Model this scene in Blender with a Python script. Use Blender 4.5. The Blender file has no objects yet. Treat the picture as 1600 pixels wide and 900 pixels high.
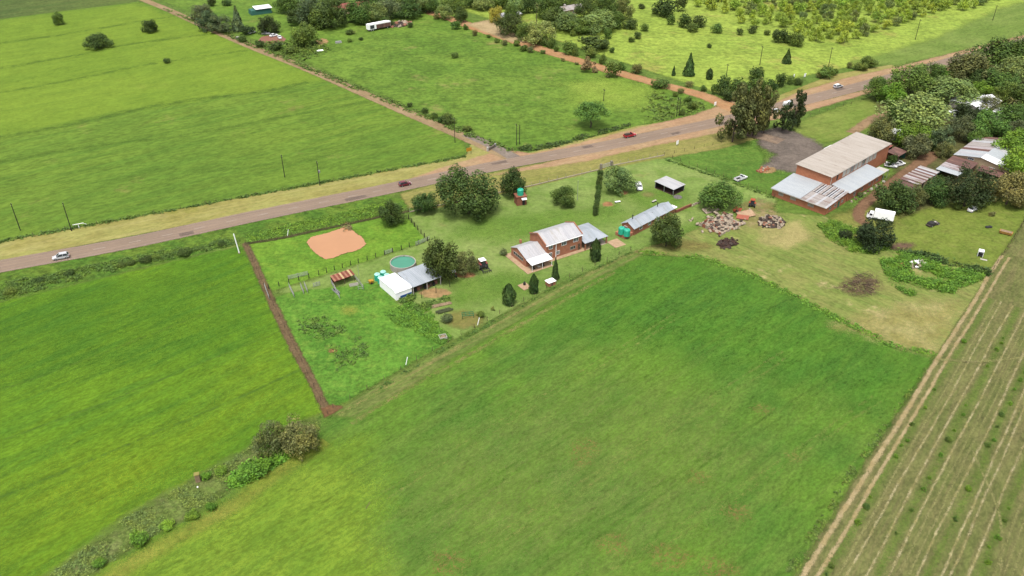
import bpy, math, random
import numpy as np
from mathutils import Vector, Matrix

random.seed(7); RNG = np.random.default_rng(7)
SC = bpy.context.scene
COL = SC.collection

# ------------------------------------------------------------------ camera
FPX, PITCH, CAMH = 1300.0, math.radians(32.5), 118.0
cam_data = bpy.data.cameras.new("camera"); cam = bpy.data.objects.new("camera", cam_data); COL.objects.link(cam)
cam.location = (0, 0, CAMH); cam.rotation_euler = (math.radians(90) - PITCH, 0, 0)
cam_data.sensor_width = 36.0; cam_data.lens = 36.0 * FPX / 1600.0
cam_data.clip_start = 1.0; cam_data.clip_end = 12000.0
SC.camera = cam

# ------------------------------------------------------------------ sky and sun (bright overcast, sun high)
SUN_EL, SUN_AZ = math.radians(70), math.radians(-165)      # azimuth from +Y, towards +X: high, a little behind the camera
world = bpy.data.worlds.new("World"); SC.world = world; world.use_nodes = True
wn, wl = world.node_tree.nodes, world.node_tree.links
wn.clear()
sky = wn.new("ShaderNodeTexSky"); sky.sky_type = 'NISHITA'; sky.sun_disc = False
sky.sun_elevation = SUN_EL; sky.sun_rotation = SUN_AZ
sky.air_density = 1.0; sky.dust_density = 4.0; sky.ozone_density = 1.0
hs = wn.new("ShaderNodeHueSaturation"); hs.inputs['Saturation'].default_value = 0.35
bg = wn.new("ShaderNodeBackground"); bg.inputs['Strength'].default_value = 0.125
wo = wn.new("ShaderNodeOutputWorld")
wl.new(sky.outputs[0], hs.inputs['Color']); wl.new(hs.outputs[0], bg.inputs['Color']); wl.new(bg.outputs[0], wo.inputs['Surface'])
sun_data = bpy.data.lights.new("sun", 'SUN'); sun_data.energy = 1.5; sun_data.angle = math.radians(10); sun_data.color = (1.0, 0.965, 0.9)
sun = bpy.data.objects.new("sun", sun_data); COL.objects.link(sun)
sdir = Vector((math.sin(SUN_AZ) * math.cos(SUN_EL), math.cos(SUN_AZ) * math.cos(SUN_EL), math.sin(SUN_EL)))
sun.rotation_euler = sdir.to_track_quat('Z', 'Y').to_euler(); sun.location = sdir * 300
SC.view_settings.view_transform = 'Standard'; SC.view_settings.look = 'None'
SC.view_settings.exposure = 1.30; SC.view_settings.gamma = 1.0; SC.view_settings.use_curve_mapping = False
SC.render.engine = 'CYCLES'
SC.cycles.transparent_max_bounces = 24; SC.cycles.max_bounces = 6

# ------------------------------------------------------------------ survey: photograph pixel (1600x900) -> metres on the ground
_c, _s = math.cos(PITCH), math.sin(PITCH)
def G(x, y, z=0.0):
    u = (x - 800) / FPX; v = (450 - y) / FPX
    d = (u, _c + v * _s, -_s + v * _c); t = (CAMH - z) / -d[2]
    return (d[0] * t, d[1] * t)
def ppm(X, Y, Z=0.0):
    return FPX / (Y * _c - (Z - CAMH) * _s)
def pang(a, b):
    A, B = G(*a), G(*b); return math.atan2(B[1] - A[1], B[0] - A[0])

KEXP = 2.5
def lin(v):
    v /= 255.0
    return v / 12.92 if v <= 0.04045 else ((v + 0.055) / 1.055) ** 2.4
def C(r, g, b, k=1.0):
    return tuple(min(0.85, lin(x) / KEXP * k) for x in (r, g, b))

# ------------------------------------------------------------------ materials
class NT:
    def __init__(s, name):
        s.m = bpy.data.materials.new(name); s.m.use_nodes = True
        s.t = s.m.node_tree; s.t.nodes.clear()
        s.out = s.t.nodes.new("ShaderNodeOutputMaterial")
    def n(s, kind, **kw):
        nd = s.t.nodes.new(kind)
        for k, v in kw.items(): setattr(nd, k, v)
        return nd
    def l(s, a, b): s.t.links.new(a, b)
    def put(s, sock, v):
        if isinstance(v, bpy.types.NodeSocket): s.l(v, sock)
        elif isinstance(v, (tuple, list)): sock.default_value = tuple(v) + ((1.0,) if len(v) == 3 and sock.type == 'RGBA' else ())
        else: sock.default_value = v
    def math(s, op, a, b=0.0, clamp=False):
        nd = s.n("ShaderNodeMath", operation=op, use_clamp=clamp); s.put(nd.inputs[0], a); s.put(nd.inputs[1], b); return nd.outputs[0]
    def mix(s, f, a, b, mode='MIX'):
        nd = s.n("ShaderNodeMix", data_type='RGBA', blend_type=mode)
        s.put(nd.inputs[0], f); s.put(nd.inputs[6], a); s.put(nd.inputs[7], b); return nd.outputs[2]
    def noise(s, vec, scale, detail=3.0, rough=0.55, dist=0.0):
        nd = s.n("ShaderNodeTexNoise"); s.l(vec, nd.inputs['Vector'])
        nd.inputs['Scale'].default_value = scale; nd.inputs['Detail'].default_value = detail
        nd.inputs['Roughness'].default_value = rough; nd.inputs['Distortion'].default_value = dist
        return nd.outputs[0]
    def ramp(s, v, lo, hi, a=0.0, b=1.0):
        nd = s.n("ShaderNodeMapRange"); nd.interpolation_type = 'SMOOTHSTEP'
        s.put(nd.inputs[0], v); nd.inputs[1].default_value = lo; nd.inputs[2].default_value = hi
        nd.inputs[3].default_value = a; nd.inputs[4].default_value = b; return nd.outputs[0]
    def pos(s): return s.n("ShaderNodeNewGeometry").outputs['Position']
    def obj(s): return s.n("ShaderNodeTexCoord").outputs['Object']
    def mapping(s, vec, rotz, scale):
        a = s.n("ShaderNodeMapping"); s.l(vec, a.inputs[0]); a.inputs['Rotation'].default_value = (0, 0, rotz)
        b = s.n("ShaderNodeMapping"); s.l(a.outputs[0], b.inputs[0]); b.inputs['Scale'].default_value = scale
        return b.outputs[0]
    def bsdf(s, col, rough=0.8, metal=0.0, spec=0.3, bump=None, bstr=0.5, bdist=0.1):
        p = s.n("ShaderNodeBsdfPrincipled"); s.put(p.inputs['Base Color'], col); s.put(p.inputs['Roughness'], rough)
        s.put(p.inputs['Metallic'], metal); p.inputs['Specular IOR Level'].default_value = spec
        if bump is not None:
            b = s.n("ShaderNodeBump"); b.inputs['Strength'].default_value = bstr; b.inputs['Distance'].default_value = bdist
            s.l(bump, b.inputs['Height']); s.l(b.outputs[0], p.inputs['Normal'])
        return p.outputs[0]
    def done(s, sh): s.l(sh, s.out.inputs['Surface']); return s.m

def edge_alpha(N, sh, feather, amp, nscale, amax=1.0, holes=0.0):
    """fade a ground sheet into the one below along its ragged edge; 'sd' is metres inside the outline"""
    at = N.n("ShaderNodeAttribute", attribute_name="sd")
    P = N.pos(); nz = N.noise(P, nscale, 5, 0.6)
    w = N.math('MULTIPLY_ADD', nz, amp); N.t.nodes[-1].inputs[2].default_value = -amp * 0.5
    sd = N.math('ADD', at.outputs['Fac'], w)
    a = N.ramp(sd, -feather * 0.5, feather * 0.5)
    if holes > 0:
        h = N.noise(P, nscale * 2.3, 4, 0.65); a = N.math('MULTIPLY', a, N.ramp(h, holes - 0.12, holes + 0.12))
    if amax < 1: a = N.math('MULTIPLY', a, amax)
    sn = N.n("ShaderNodeVectorMath", operation='SNAP'); N.l(P, sn.inputs[0]); sn.inputs[1].default_value = (0.07, 0.07, 10.0)
    wnz = N.n("ShaderNodeTexWhiteNoise"); N.l(sn.outputs[0], wnz.inputs['Vector'])
    a = N.math('GREATER_THAN', a, N.math('MULTIPLY_ADD', wnz.outputs['Value'], 0.998)); N.t.nodes[-2].inputs[2].default_value = 0.001
    tr = N.n("ShaderNodeBsdfTransparent"); mx = N.n("ShaderNodeMixShader")
    N.l(a, mx.inputs[0]); N.l(tr.outputs[0], mx.inputs[1]); N.l(sh, mx.inputs[2])
    return mx.outputs[0]

GFIX = (1.08, 0.86, 0.98)
def grass_mat(name, ca, cb, cc=None, big=40.0, streak=None, slen=30.0, swid=2.5, samt=0.5, dry=None, dryt=0.66, drys=14.0,
              fine=0.9, contrast=0.45, feather=1.5, amp=3.0, nscale=0.25, amax=1.0, holes=0.0, bump=0.6, edge=True, speck=None):
    fx = lambda c: None if c is None else ((c[0] * GFIX[0], c[1] * GFIX[1], c[2] * GFIX[2]) if c[1] > c[0] * 1.02 else c)
    ca, cb, cc, dry = fx(ca), fx(cb), fx(cc), fx(dry)
    N = NT(name); P = N.pos()
    b = N.noise(P, 1.0 / big, 4, 0.55)
    col = N.mix(N.ramp(b, 0.36, 0.64), ca, cb)
    if streak is not None:
        v = N.mapping(P, -streak, (1.0 / slen, 1.0 / swid, 1.0))
        s1 = N.noise(v, 1.0, 4, 0.6, 0.4)
        col = N.mix(N.math('MULTIPLY', N.ramp(s1, 0.40, 0.68), samt), col, cc or cb)
    elif cc:
        m = N.noise(P, 5.0 / big, 5, 0.65)
        col = N.mix(N.math('MULTIPLY', N.ramp(m, 0.45, 0.7), samt), col, cc)
    if dry:
        d = N.noise(P, 1.0 / drys, 6, 0.68)
        col = N.mix(N.ramp(d, dryt - 0.06, dryt + 0.08), col, dry)
    fv = P if streak is None else N.mapping(P, -streak, (0.62, 1.1, 1.0))
    f1 = N.noise(fv, fine, 7, 0.72); f2 = N.noise(fv, fine * 0.22, 4, 0.65)
    k = N.math('ADD', N.ramp(f1, 0.36, 0.64, 1 - contrast * .62, 1 + contrast * .62), N.ramp(f2, 0.36, 0.64, -contrast * 0.32, contrast * 0.32))
    if bump >= 0.5:   # scattered darker tussocks
        tv = N.mapping(P, -(streak or 0.6), (0.32, 0.75, 1.0)); t3 = N.noise(tv, 1.0, 3, 0.55)
        k = N.math('MULTIPLY', k, N.ramp(t3, 0.58, 0.72, 1.0, 0.78))
    kk = N.n("ShaderNodeCombineColor"); N.l(k, kk.inputs[0]); N.l(k, kk.inputs[1]); N.l(k, kk.inputs[2])
    col = N.mix(1.0, col, kk.outputs[0], 'MULTIPLY')
    if speck:
        sp = N.noise(P, 0.55, 3, 0.5)
        col = N.mix(N.ramp(sp, 0.66, 0.72), col, speck)
    sh = N.bsdf(col, 0.95, spec=0.1, bump=f1, bstr=bump, bdist=0.25)
    if edge: sh = edge_alpha(N, sh, feather, amp, nscale, amax, holes)
    return N.done(sh)

def plain_mat(name, col, rough=0.7, metal=0.0, spec=0.3, var=0.15, scale=2.0, bstr=0.0, dirt=None, dirtt=0.6):
    N = NT(name); P = N.obj(); nz = N.noise(P, scale, 5, 0.65)
    k = N.ramp(nz, 0.3, 0.7, 1 - var, 1 + var); kk = N.n("ShaderNodeCombineColor")
    for i in range(3): N.l(k, kk.inputs[i])
    c = N.mix(1.0, col, kk.outputs[0], 'MULTIPLY')
    if dirt:
        d = N.noise(P, scale * 0.6, 6, 0.7); c = N.mix(N.ramp(d, dirtt - 0.1, dirtt + 0.1), c, dirt)
    return N.done(N.bsdf(c, rough, metal, spec, nz if bstr else None, bstr, 0.05))

def roof_mat(name, col, col2, rust=None, rt=0.6, rough=0.55, metal=0.15):
    N = NT(name); P = N.obj()
    v = N.mapping(P, 0, (1.1, 0.10, 0.10)); s = N.noise(v, 1.0, 4, 0.6)
    c = N.mix(N.ramp(s, 0.38, 0.64), col, col2)
    f = N.noise(P, 3.0, 5, 0.7)
    if rust:
        r = N.noise(N.mapping(P, 0, (0.55, 0.14, 0.14)), 1.0, 6, 0.7)
        c = N.mix(N.ramp(r, rt - 0.07, rt + 0.07), c, rust)
    k = N.ramp(f, 0.3, 0.7, 0.9, 1.08); kk = N.n("ShaderNodeCombineColor")
    for i in range(3): N.l(k, kk.inputs[i])
    c = N.mix(1.0, c, kk.outputs[0], 'MULTIPLY')
    return N.done(N.bsdf(c, rough, metal, 0.4))

def brick_mat(name, c1, c2, mortar):
    N = NT(name); P = N.obj()
    nz = N.noise(P, 0.9, 6, 0.7); f = N.noise(P, 9.0, 3, 0.6)
    c = N.mix(N.ramp(nz, 0.35, 0.65), c1, c2); c = N.mix(N.ramp(f, 0.52, 0.75, 0, 0.55), c, mortar)
    # damp staining along the foot of the wall has its own ragged shape
    return N.done(N.bsdf(c, 0.9, spec=0.15, bump=f, bstr=0.3, bdist=0.03))

def leaf_mat():
    N = NT("foliage"); oi = N.n("ShaderNodeObjectInfo"); g = N.n("ShaderNodeNewGeometry")
    P = g.outputs['Position']
    r = g.outputs['Random Per Island']
    k = N.ramp(r, 0.0, 1.0, 0.62, 1.42); kk = N.n("ShaderNodeCombineColor")
    k2 = N.math('MULTIPLY', k, N.ramp(oi.outputs['Random'], 0, 1, 0.92, 1.1))
    N.l(k2, kk.inputs[0]); N.l(k, kk.inputs[1]); N.l(k, kk.inputs[2])
    c = N.mix(1.0, oi.outputs['Color'], kk.outputs[0], 'MULTIPLY')
    nz = N.noise(P, 0.35, 3, 0.6)
    c = N.mix(N.ramp(nz, 0.42, 0.62, 0, 0.8), c, N.mix(1.0, c, (1.4, 1.22, 0.85), 'MULTIPLY'))
    d = N.bsdf(c, 0.7, spec=0.2); t = N.n("ShaderNodeBsdfTranslucent"); N.l(c, t.inputs[0])
    mx = N.n("ShaderNodeMixShader"); mx.inputs[0].default_value = 0.22; N.l(d, mx.inputs[1]); N.l(t.outputs[0], mx.inputs[2])
    return N.done(mx.outputs[0])
LEAF = leaf_mat()

M = {}
M['bark'] = plain_mat('bark', C(105, 92, 78), 0.95, var=0.3, scale=3)
M['brick'] = brick_mat('brick', C(214, 146, 114), C(196, 130, 102), C(222, 182, 156))
M['brick2'] = brick_mat('warehouse_brick', C(224, 148, 110), C(206, 132, 98), C(226, 180, 148))
M['brickdark'] = brick_mat('brick_dark', C(180, 118, 94), C(164, 106, 84), C(196, 152, 126))
M['roof_pale'] = roof_mat('roof_pale', C(232, 230, 230), C(216, 215, 218), C(204, 196, 186), 0.64)
M['roof_grey'] = roof_mat('roof_grey', C(212, 219, 226), C(196, 205, 212), C(190, 194, 196), 0.62)
M['roof_blue'] = roof_mat('roof_bluegrey', C(222, 227, 229), C(212, 218, 222), C(215, 212, 205), 0.66)
M['roof_fibre'] = roof_mat('roof_fibre_cement', C(214, 203, 190), C(202, 190, 176), C(186, 172, 156), 0.60, 0.9, 0)
M['roof_white'] = roof_mat('roof_white', (0.62, 0.62, 0.62), (0.58, 0.58, 0.58))
M['roof_dusty'] = roof_mat('roof_dusty', C(215, 205, 198), C(190, 178, 170), C(175, 150, 138), 0.6)
M['rust'] = roof_mat('rusty_sheet', C(140, 100, 88), C(112, 80, 72), C(165, 125, 108), 0.62, 0.85, 0.0)
M['rust_mix'] = roof_mat('rusty_pale_sheet', C(215, 205, 205), C(190, 176, 174), C(132, 96, 88), 0.56, 0.8, 0.0)
M['redroof'] = roof_mat('red_roof', C(178, 100, 84), C(160, 88, 74))
M['concrete'] = plain_mat('concrete', C(205, 190, 165), 0.9, var=0.12, scale=0.8)
M['paving'] = plain_mat('paving', C(212, 178, 142), 0.9, var=0.15, scale=0.9, dirt=C(190, 150, 115))
M['white'] = plain_mat('white_paint', (0.72, 0.72, 0.71), 0.5, var=0.05)
M['offwhite'] = plain_mat('off_white', C(225, 218, 205), 0.7, var=0.08)
M['cream'] = plain_mat('cream_wall', C(226, 200, 160), 0.85, var=0.08)
M['glass'] = plain_mat('window_glass', (0.025, 0.03, 0.035), 0.12, spec=0.6, var=0.1)
M['dark'] = plain_mat('dark_inside', (0.02, 0.019, 0.018), 0.9)
M['rubber'] = plain_mat('rubber', (0.018, 0.018, 0.018), 0.85)
M['steel'] = plain_mat('steel', (0.35, 0.35, 0.36), 0.4, 0.6)
M['greytube'] = plain_mat('galvanised_tube', C(190, 190, 185), 0.6, 0.2)
M['wood'] = plain_mat('weathered_wood', C(120, 100, 80), 0.95, var=0.3, scale=3)
M['darkwood'] = plain_mat('dark_post', C(62, 58, 48), 0.95, var=0.3, scale=3)
M['timber'] = plain_mat('timber', C(176, 150, 118), 0.9, var=0.25, scale=2)
M['tank_green'] = plain_mat('tank_green', (0.015, 0.26, 0.17), 0.45, spec=0.4, var=0.06)
M['tank_lid'] = plain_mat('tank_lid_pale', (0.22, 0.42, 0.36), 0.5, var=0.08)
M['water_green'] = plain_mat('reservoir_water', C(88, 172, 138), 0.10, spec=0.5, var=0.05, scale=0.4)
M['pond'] = plain_mat('muddy_water', C(222, 163, 114), 0.2, spec=0.4, var=0.03, scale=0.15)
M['rubble_pale'] = plain_mat('rubble_pale', C(200, 182, 158), 0.95, var=0.3, scale=1.5)
M['rubble_pink'] = plain_mat('rubble_brick', C(182, 128, 104), 0.95, var=0.3, scale=1.5)
M['rubble_dark'] = plain_mat('rubble_dark', C(92, 78, 70), 0.95, var=0.3, scale=1.5)
M['soil_red'] = plain_mat('red_soil', C(190, 122, 88), 0.95, var=0.2, scale=1.0, bstr=0.6)
M['soil_dark'] = plain_mat('dark_soil', C(84, 62, 52), 0.95, var=0.3, scale=1.5, bstr=0.6)
M['orange'] = plain_mat('orange_paint', C(205, 92, 52), 0.5, var=0.1)
M['yellow'] = plain_mat('yellow_paint', C(222, 165, 50), 0.5, var=0.1)
M['blue'] = plain_mat('blue_plastic', C(60, 110, 180), 0.5, var=0.15)
M['greenpaint'] = plain_mat('green_paint', C(40, 130, 70), 0.5, var=0.1)
M['teal'] = plain_mat('teal_wall', C(60, 120, 105), 0.7, var=0.1)
M['lamp'] = plain_mat('lamp_lens', (0.6, 0.6, 0.58), 0.1)
M['taillight'] = plain_mat('tail_lens', (0.35, 0.02, 0.02), 0.2)
M['stripe'] = plain_mat('red_tan_sheet', C(190, 132, 104), 0.8, var=0.2)
M['stripe2'] = plain_mat('red_brown_sheet', C(150, 82, 64), 0.8, var=0.2)
M['stripe3'] = plain_mat('tan_sheet', C(222, 190, 138), 0.8, var=0.2)
def paint(name, col, rough=0.3): return plain_mat(name, col, rough, 0.0, 0.5, 0.03)
M['p_silver'] = paint('silver_paint', (0.33, 0.33, 0.34)); M['p_white'] = paint('white_car_paint', (0.6, 0.6, 0.6))
M['p_maroon'] = paint('maroon_paint', (0.10, 0.010, 0.018)); M['p_red'] = paint('red_car_paint', (0.28, 0.018, 0.025))
M['p_dark'] = paint('dark_car_paint', (0.03, 0.035, 0.045)); M['p_tractor'] = paint('tractor_red', (0.16, 0.03, 0.025), 0.6)

HM = np.zeros((520, 720), np.float32)      # top of the layered ground sheets, 2 m cells
def hm_cells(X, Y, pad=0):
    i = np.clip(((np.asarray(Y) + 20) / 2).astype(int), 0, HM.shape[0] - 1); j = np.clip(((np.asarray(X) + 720) / 2).astype(int), 0, HM.shape[1] - 1)
    return i, j
def layer_z(X, Y, step):
    """4 mm above whatever sheet already lies under these points"""
    X, Y = np.asarray(X, float).ravel(), np.asarray(Y, float).ravel(); k = int(math.ceil(step / 4.0)) ; I = []; J = []
    for dx in range(-k, k + 1):
        for dy in range(-k, k + 1):
            i, j = hm_cells(X + dx * 2, Y + dy * 2); I.append(i); J.append(j)
    I = np.concatenate(I); J = np.concatenate(J); z = float(HM[I, J].max()) + 0.004; HM[I, J] = z
    return z
def gz(x, y):
    i, j = hm_cells([x], [y]); return float(HM[i[0], j[0]])
# ------------------------------------------------------------------ object helpers
def tag(o, label=None, cat=None, group=None, kind=None):
    if label: o['label'] = label
    if cat: o['category'] = cat
    if group: o['group'] = group
    if kind: o['kind'] = kind
    return o
def empty(name, loc, rz=0.0, label=None, cat=None, group=None):
    o = bpy.data.objects.new(name, None); COL.objects.link(o); o.location = (loc[0], loc[1], loc[2] if loc[2] else gz(loc[0], loc[1])); o.rotation_euler = (0, 0, rz); o.empty_display_size = 0.5
    return tag(o, label, cat, group)
def link(name, me, parent=None, loc=(0, 0, 0), rz=0.0, scale=None):
    o = bpy.data.objects.new(name, me); COL.objects.link(o); o.location = loc; o.rotation_euler = (0, 0, rz)
    if scale: o.scale = scale
    if parent: o.parent = parent
    return o
def copy_tree(o, parent=None):
    c = o.copy(); COL.objects.link(c); c.parent = parent
    for ch in o.children: copy_tree(ch, c)
    return c

class MB:
    def __init__(s): s.v = []; s.f = []
    def add(s, vs, fs):
        b = len(s.v); s.v += [tuple(v) for v in vs]; s.f += [tuple(i + b for i in f) for f in fs]; return s
    def hexa(s, a, b):        # two loops of 4 points (bottom, top)
        return s.add(list(a) + list(b), [(3, 2, 1, 0), (4, 5, 6, 7), (0, 1, 5, 4), (1, 2, 6, 5), (2, 3, 7, 6), (3, 0, 4, 7)])
    def box(s, x0, x1, y0, y1, z0, z1, tx=0.0, ty=0.0):
        return s.hexa([(x0, y0, z0), (x1, y0, z0), (x1, y1, z0), (x0, y1, z0)],
                      [(x0 + tx, y0 + ty, z1), (x1 - tx, y0 + ty, z1), (x1 - tx, y1 - ty, z1), (x0 + tx, y1 - ty, z1)])
    def tube(s, p, q, r, r2=None, n=8, cap=True):
        p, q = Vector(p), Vector(q); r2 = r if r2 is None else r2
        d = (q - p).normalized(); a = d.orthogonal().normalized(); b = d.cross(a)
        vs = []
        for c, rr in ((p, r), (q, r2)):
            for i in range(n):
                t = 2 * math.pi * i / n; vs.append(c + a * (rr * math.cos(t)) + b * (rr * math.sin(t)))
        fs = [(i, (i + 1) % n, n + (i + 1) % n, n + i) for i in range(n)]
        if cap: fs += [tuple(range(n - 1, -1, -1)), tuple(range(n, 2 * n))]
        return s.add(vs, fs)
    def lathe(s, prof, n=20, c=(0, 0, 0)):
        vs = []; fs = []
        for r, z in prof:
            for i in range(n):
                t = 2 * math.pi * i / n; vs.append((c[0] + r * math.cos(t), c[1] + r * math.sin(t), c[2] + z))
        m = len(prof)
        for j in range(m - 1):
            for i in range(n): fs.append((j * n + i, j * n + (i + 1) % n, (j + 1) * n + (i + 1) % n, (j + 1) * n + i))
        fs.append(tuple(range(n - 1, -1, -1))); fs.append(tuple((m - 1) * n + i for i in range(n)))
        return s.add(vs, fs)
    def prism(s, poly, y0, y1):   # poly in (x,z), extruded along y
        n = len(poly); vs = [(x, y0, z) for x, z in poly] + [(x, y1, z) for x, z in poly]
        fs = [tuple(range(n)), tuple(range(2 * n - 1, n - 1, -1))] + [(i, n + i, n + (i + 1) % n, (i + 1) % n) for i in range(n)]
        return s.add(vs, fs)
    def prismx(s, poly, x0, x1):  # poly in (y,z), extruded along x
        n = len(poly); vs = [(x0, y, z) for y, z in poly] + [(x1, y, z) for y, z in poly]
        fs = [tuple(range(n - 1, -1, -1)), tuple(range(n, 2 * n))] + [(i, (i + 1) % n, n + (i + 1) % n, n + i) for i in range(n)]
        return s.add(vs, fs)
    def sheet(s, o, u, v, pitch=0.55, amp=0.035, thick=0.07):
        """corrugated roof sheet: corner o, length vector u (across the ribs), slope vector v (along the ribs)"""
        o, u, v = Vector(o), Vector(u), Vector(v); nrm = u.cross(v).normalized()
        if nrm.z < 0: nrm = -nrm
        n = max(2, int(u.length / pitch) * 2); vs = []; fs = []
        for i in range(n + 1):
            off = nrm * (amp if i % 2 else 0.0); p = o + u * (i / n)
            vs += [p + off, p + v + off, p - nrm * thick, p + v - nrm * thick]
        for i in range(n):
            a, b = 4 * i, 4 * i + 4
            fs += [(a, b, b + 1, a + 1), (a + 2, a + 3, b + 3, b + 2), (a, a + 2, b + 2, b), (a + 1, b + 1, b + 3, a + 3)]
        fs += [(0, 1, 3, 2), (4 * n, 4 * n + 2, 4 * n + 3, 4 * n + 1)]
        return s.add(vs, fs)
    def mesh(s, name, mat, smooth=False):
        me = bpy.data.meshes.new(name); me.from_pydata(s.v, [], s.f); me.update()
        if mat is not None: me.materials.append(M[mat] if isinstance(mat, str) else mat)
        if smooth: me.polygons.foreach_set('use_smooth', [True] * len(me.polygons))
        return me
    def build(s, name, mat, parent=None, loc=(0, 0, 0), rz=0.0, smooth=False):
        return link(name, s.mesh(name, mat, smooth), parent, loc, rz)

# ------------------------------------------------------------------ ground sheets
def resample(pts, step):
    P = [np.array(p, float) for p in pts]; out = []
    for i in range(len(P) - 1):
        p0 = P[max(i - 1, 0)]; p1 = P[i]; p2 = P[i + 1]; p3 = P[min(i + 2, len(P) - 1)]
        n = max(1, int(np.linalg.norm((p2 - p1)[:2]) / step))
        for k in range(n):
            t = k / n
            out.append(0.5 * ((2 * p1) + (-p0 + p2) * t + (2 * p0 - 5 * p1 + 4 * p2 - p3) * t * t + (-p0 + 3 * p1 - 3 * p2 + p3) * t ** 3))
    out.append(P[-1]); return np.array(out)
def seg_dist(X, Y, poly, closed=True):
    d = np.full(X.shape, 1e9); n = len(poly)
    for i in range(n if closed else n - 1):
        ax, ay = poly[i][:2]; bx, by = poly[(i + 1) % n][:2]; vx, vy = bx - ax, by - ay; L = vx * vx + vy * vy + 1e-9
        t = np.clip(((X - ax) * vx + (Y - ay) * vy) / L, 0, 1)
        d = np.minimum(d, np.hypot(X - ax - t * vx, Y - ay - t * vy))
    return d
def inside(X, Y, poly):
    r = np.zeros(X.shape, bool); n = len(poly)
    for i in range(n):
        ax, ay = poly[i][:2]; bx, by = poly[(i + 1) % n][:2]
        if ay == by: continue
        c = ((ay > Y) != (by > Y)) & (X < (bx - ax) * (Y - ay) / (by - ay) + ax); r ^= c
    return r
def finish_sheet(name, v, f, sd, mat, label, cat):
    me = bpy.data.meshes.new(name); me.from_pydata(v, [], f); me.update()
    at = me.attributes.new("sd", 'FLOAT', 'POINT'); at.data.foreach_set('value', np.asarray(sd, np.float32))
    me.materials.append(mat)
    return tag(link(name, me), label, cat, None, 'structure')
def sheet(name, px, mat, label, cat, step=2.0, pad=2.0, world=False, z=None):
    poly = [tuple(p) if world else G(*p) for p in px]
    xs = [p[0] for p in poly]; ys = [p[1] for p in poly]
    gx = np.arange(min(xs) - pad - step, max(xs) + pad + step, step); gy = np.arange(min(ys) - pad - step, max(ys) + pad + step, step)
    X, Y = np.meshgrid(gx, gy); d = seg_dist(X, Y, poly); sd = np.where(inside(X, Y, poly), d, -d)
    q = np.maximum.reduce([sd[:-1, :-1], sd[1:, :-1], sd[:-1, 1:], sd[1:, 1:]]) > -pad
    idx = np.arange(X.size).reshape(X.shape)
    F = np.stack([idx[:-1, :-1][q], idx[:-1, 1:][q], idx[1:, 1:][q], idx[1:, :-1][q]], 1)
    used = np.unique(F); remap = np.zeros(X.size, int); remap[used] = np.arange(len(used))
    z = layer_z(X.ravel()[used], Y.ravel()[used], step)
    V = np.stack([X.ravel()[used], Y.ravel()[used], np.full(len(used), z)], 1)
    return finish_sheet(name, V.tolist(), remap[F].tolist(), np.clip(sd.ravel()[used], -8, 8), mat, label, cat)
def ribbon(name, px, width, mat, label, cat, step=2.5, pad=0.6, wob=0.0, world=False):
    W = width if isinstance(width, (list, tuple)) else [width] * len(px)
    pts = [(*(p if world else G(*p)), w) for p, w in zip(px, W)]
    R = resample(pts, step); n = len(R)
    T = np.gradient(R[:, :2], axis=0); T /= np.linalg.norm(T, axis=1)[:, None] + 1e-9; Nn = np.stack([-T[:, 1], T[:, 0]], 1)
    if wob:
        w = np.convolve(RNG.normal(0, 1, n + 8), np.ones(9) / 9, 'valid')[:n]; R[:, :2] += Nn * (w * wob * 2)[:, None]
    V = []; sd = []; F = []
    ww = R[:, 2].max() / 2 + pad; oo = np.arange(-ww, ww + 1.0, 1.0)
    z = layer_z(R[:, 0][:, None] + Nn[:, 0][:, None] * oo, R[:, 1][:, None] + Nn[:, 1][:, None] * oo, step)
    for i in range(n):
        h = R[i, 2] / 2
        for off in (-(h + pad), -h, 0, h, h + pad):
            V.append((R[i, 0] + Nn[i, 0] * off, R[i, 1] + Nn[i, 1] * off, z)); sd.append(h - abs(off))
    for i in range(n - 1):
        for k in range(4): a = i * 5 + k; F.append((a, a + 1, a + 6, a + 5))
    return finish_sheet(name, V, F, sd, mat, label, cat)

# base sheet
A31 = pang((0, 416), (590, 298)); A43 = math.radians(43)
g_base = grass_mat('veld', C(112, 152, 62), C(98, 140, 54), C(130, 158, 72), big=60, contrast=0.35, edge=False, fine=0.5)
sN = MB().add([(-5000, -600, 0), (5000, -600, 0), (5000, 9000, 0), (-5000, 9000, 0)], [(0, 1, 2, 3)]).build('ground', g_base)
tag(sN, 'open green veld reaching away behind the farms', 'ground', None, 'structure')

AF1 = pang((0, 145), (260, 97))
sheet('field', [(-500, 95), (0, 30), (215, 3), (235, -12), (100, -130), (-500, -130)],
      grass_mat('far_field', C(98, 132, 58), C(84, 118, 54), C(116, 140, 70), big=50, streak=AF1, slen=60, swid=6), 'dull olive field beyond the top edge of the bright pasture', 'field', 6)
sheet('field', [(-500, 95), (0, 30), (215, 3), (230, 5), (722, 213), (729, 243), (0, 378), (-500, 470)],
      grass_mat('pasture_far', C(120, 164, 56), C(108, 154, 52), C(94, 144, 48), big=70, streak=AF1, slen=38, swid=4.5, samt=0.65, contrast=0.3, dry=C(142, 160, 78), dryt=0.66, drys=24, fine=0.6),
      'wide bright pasture above the tar road on the left', 'field', 3)
sheet('field', [(-500, 78), (0, 32), (215, 5), (330, 48), (400, 78), (500, 122), (400, 144), (190, 176), (0, 212), (-500, 300)],
      grass_mat('pasture_far_pale', C(144, 188, 60), C(134, 180, 56), C(120, 166, 54), big=45, streak=AF1, slen=40, swid=5, samt=0.5, contrast=0.26, feather=10, amp=16, nscale=0.05, amax=0.7),
      'paler yellow-green top of the left pasture around its lone bushes', 'field', 4, pad=8)
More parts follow.
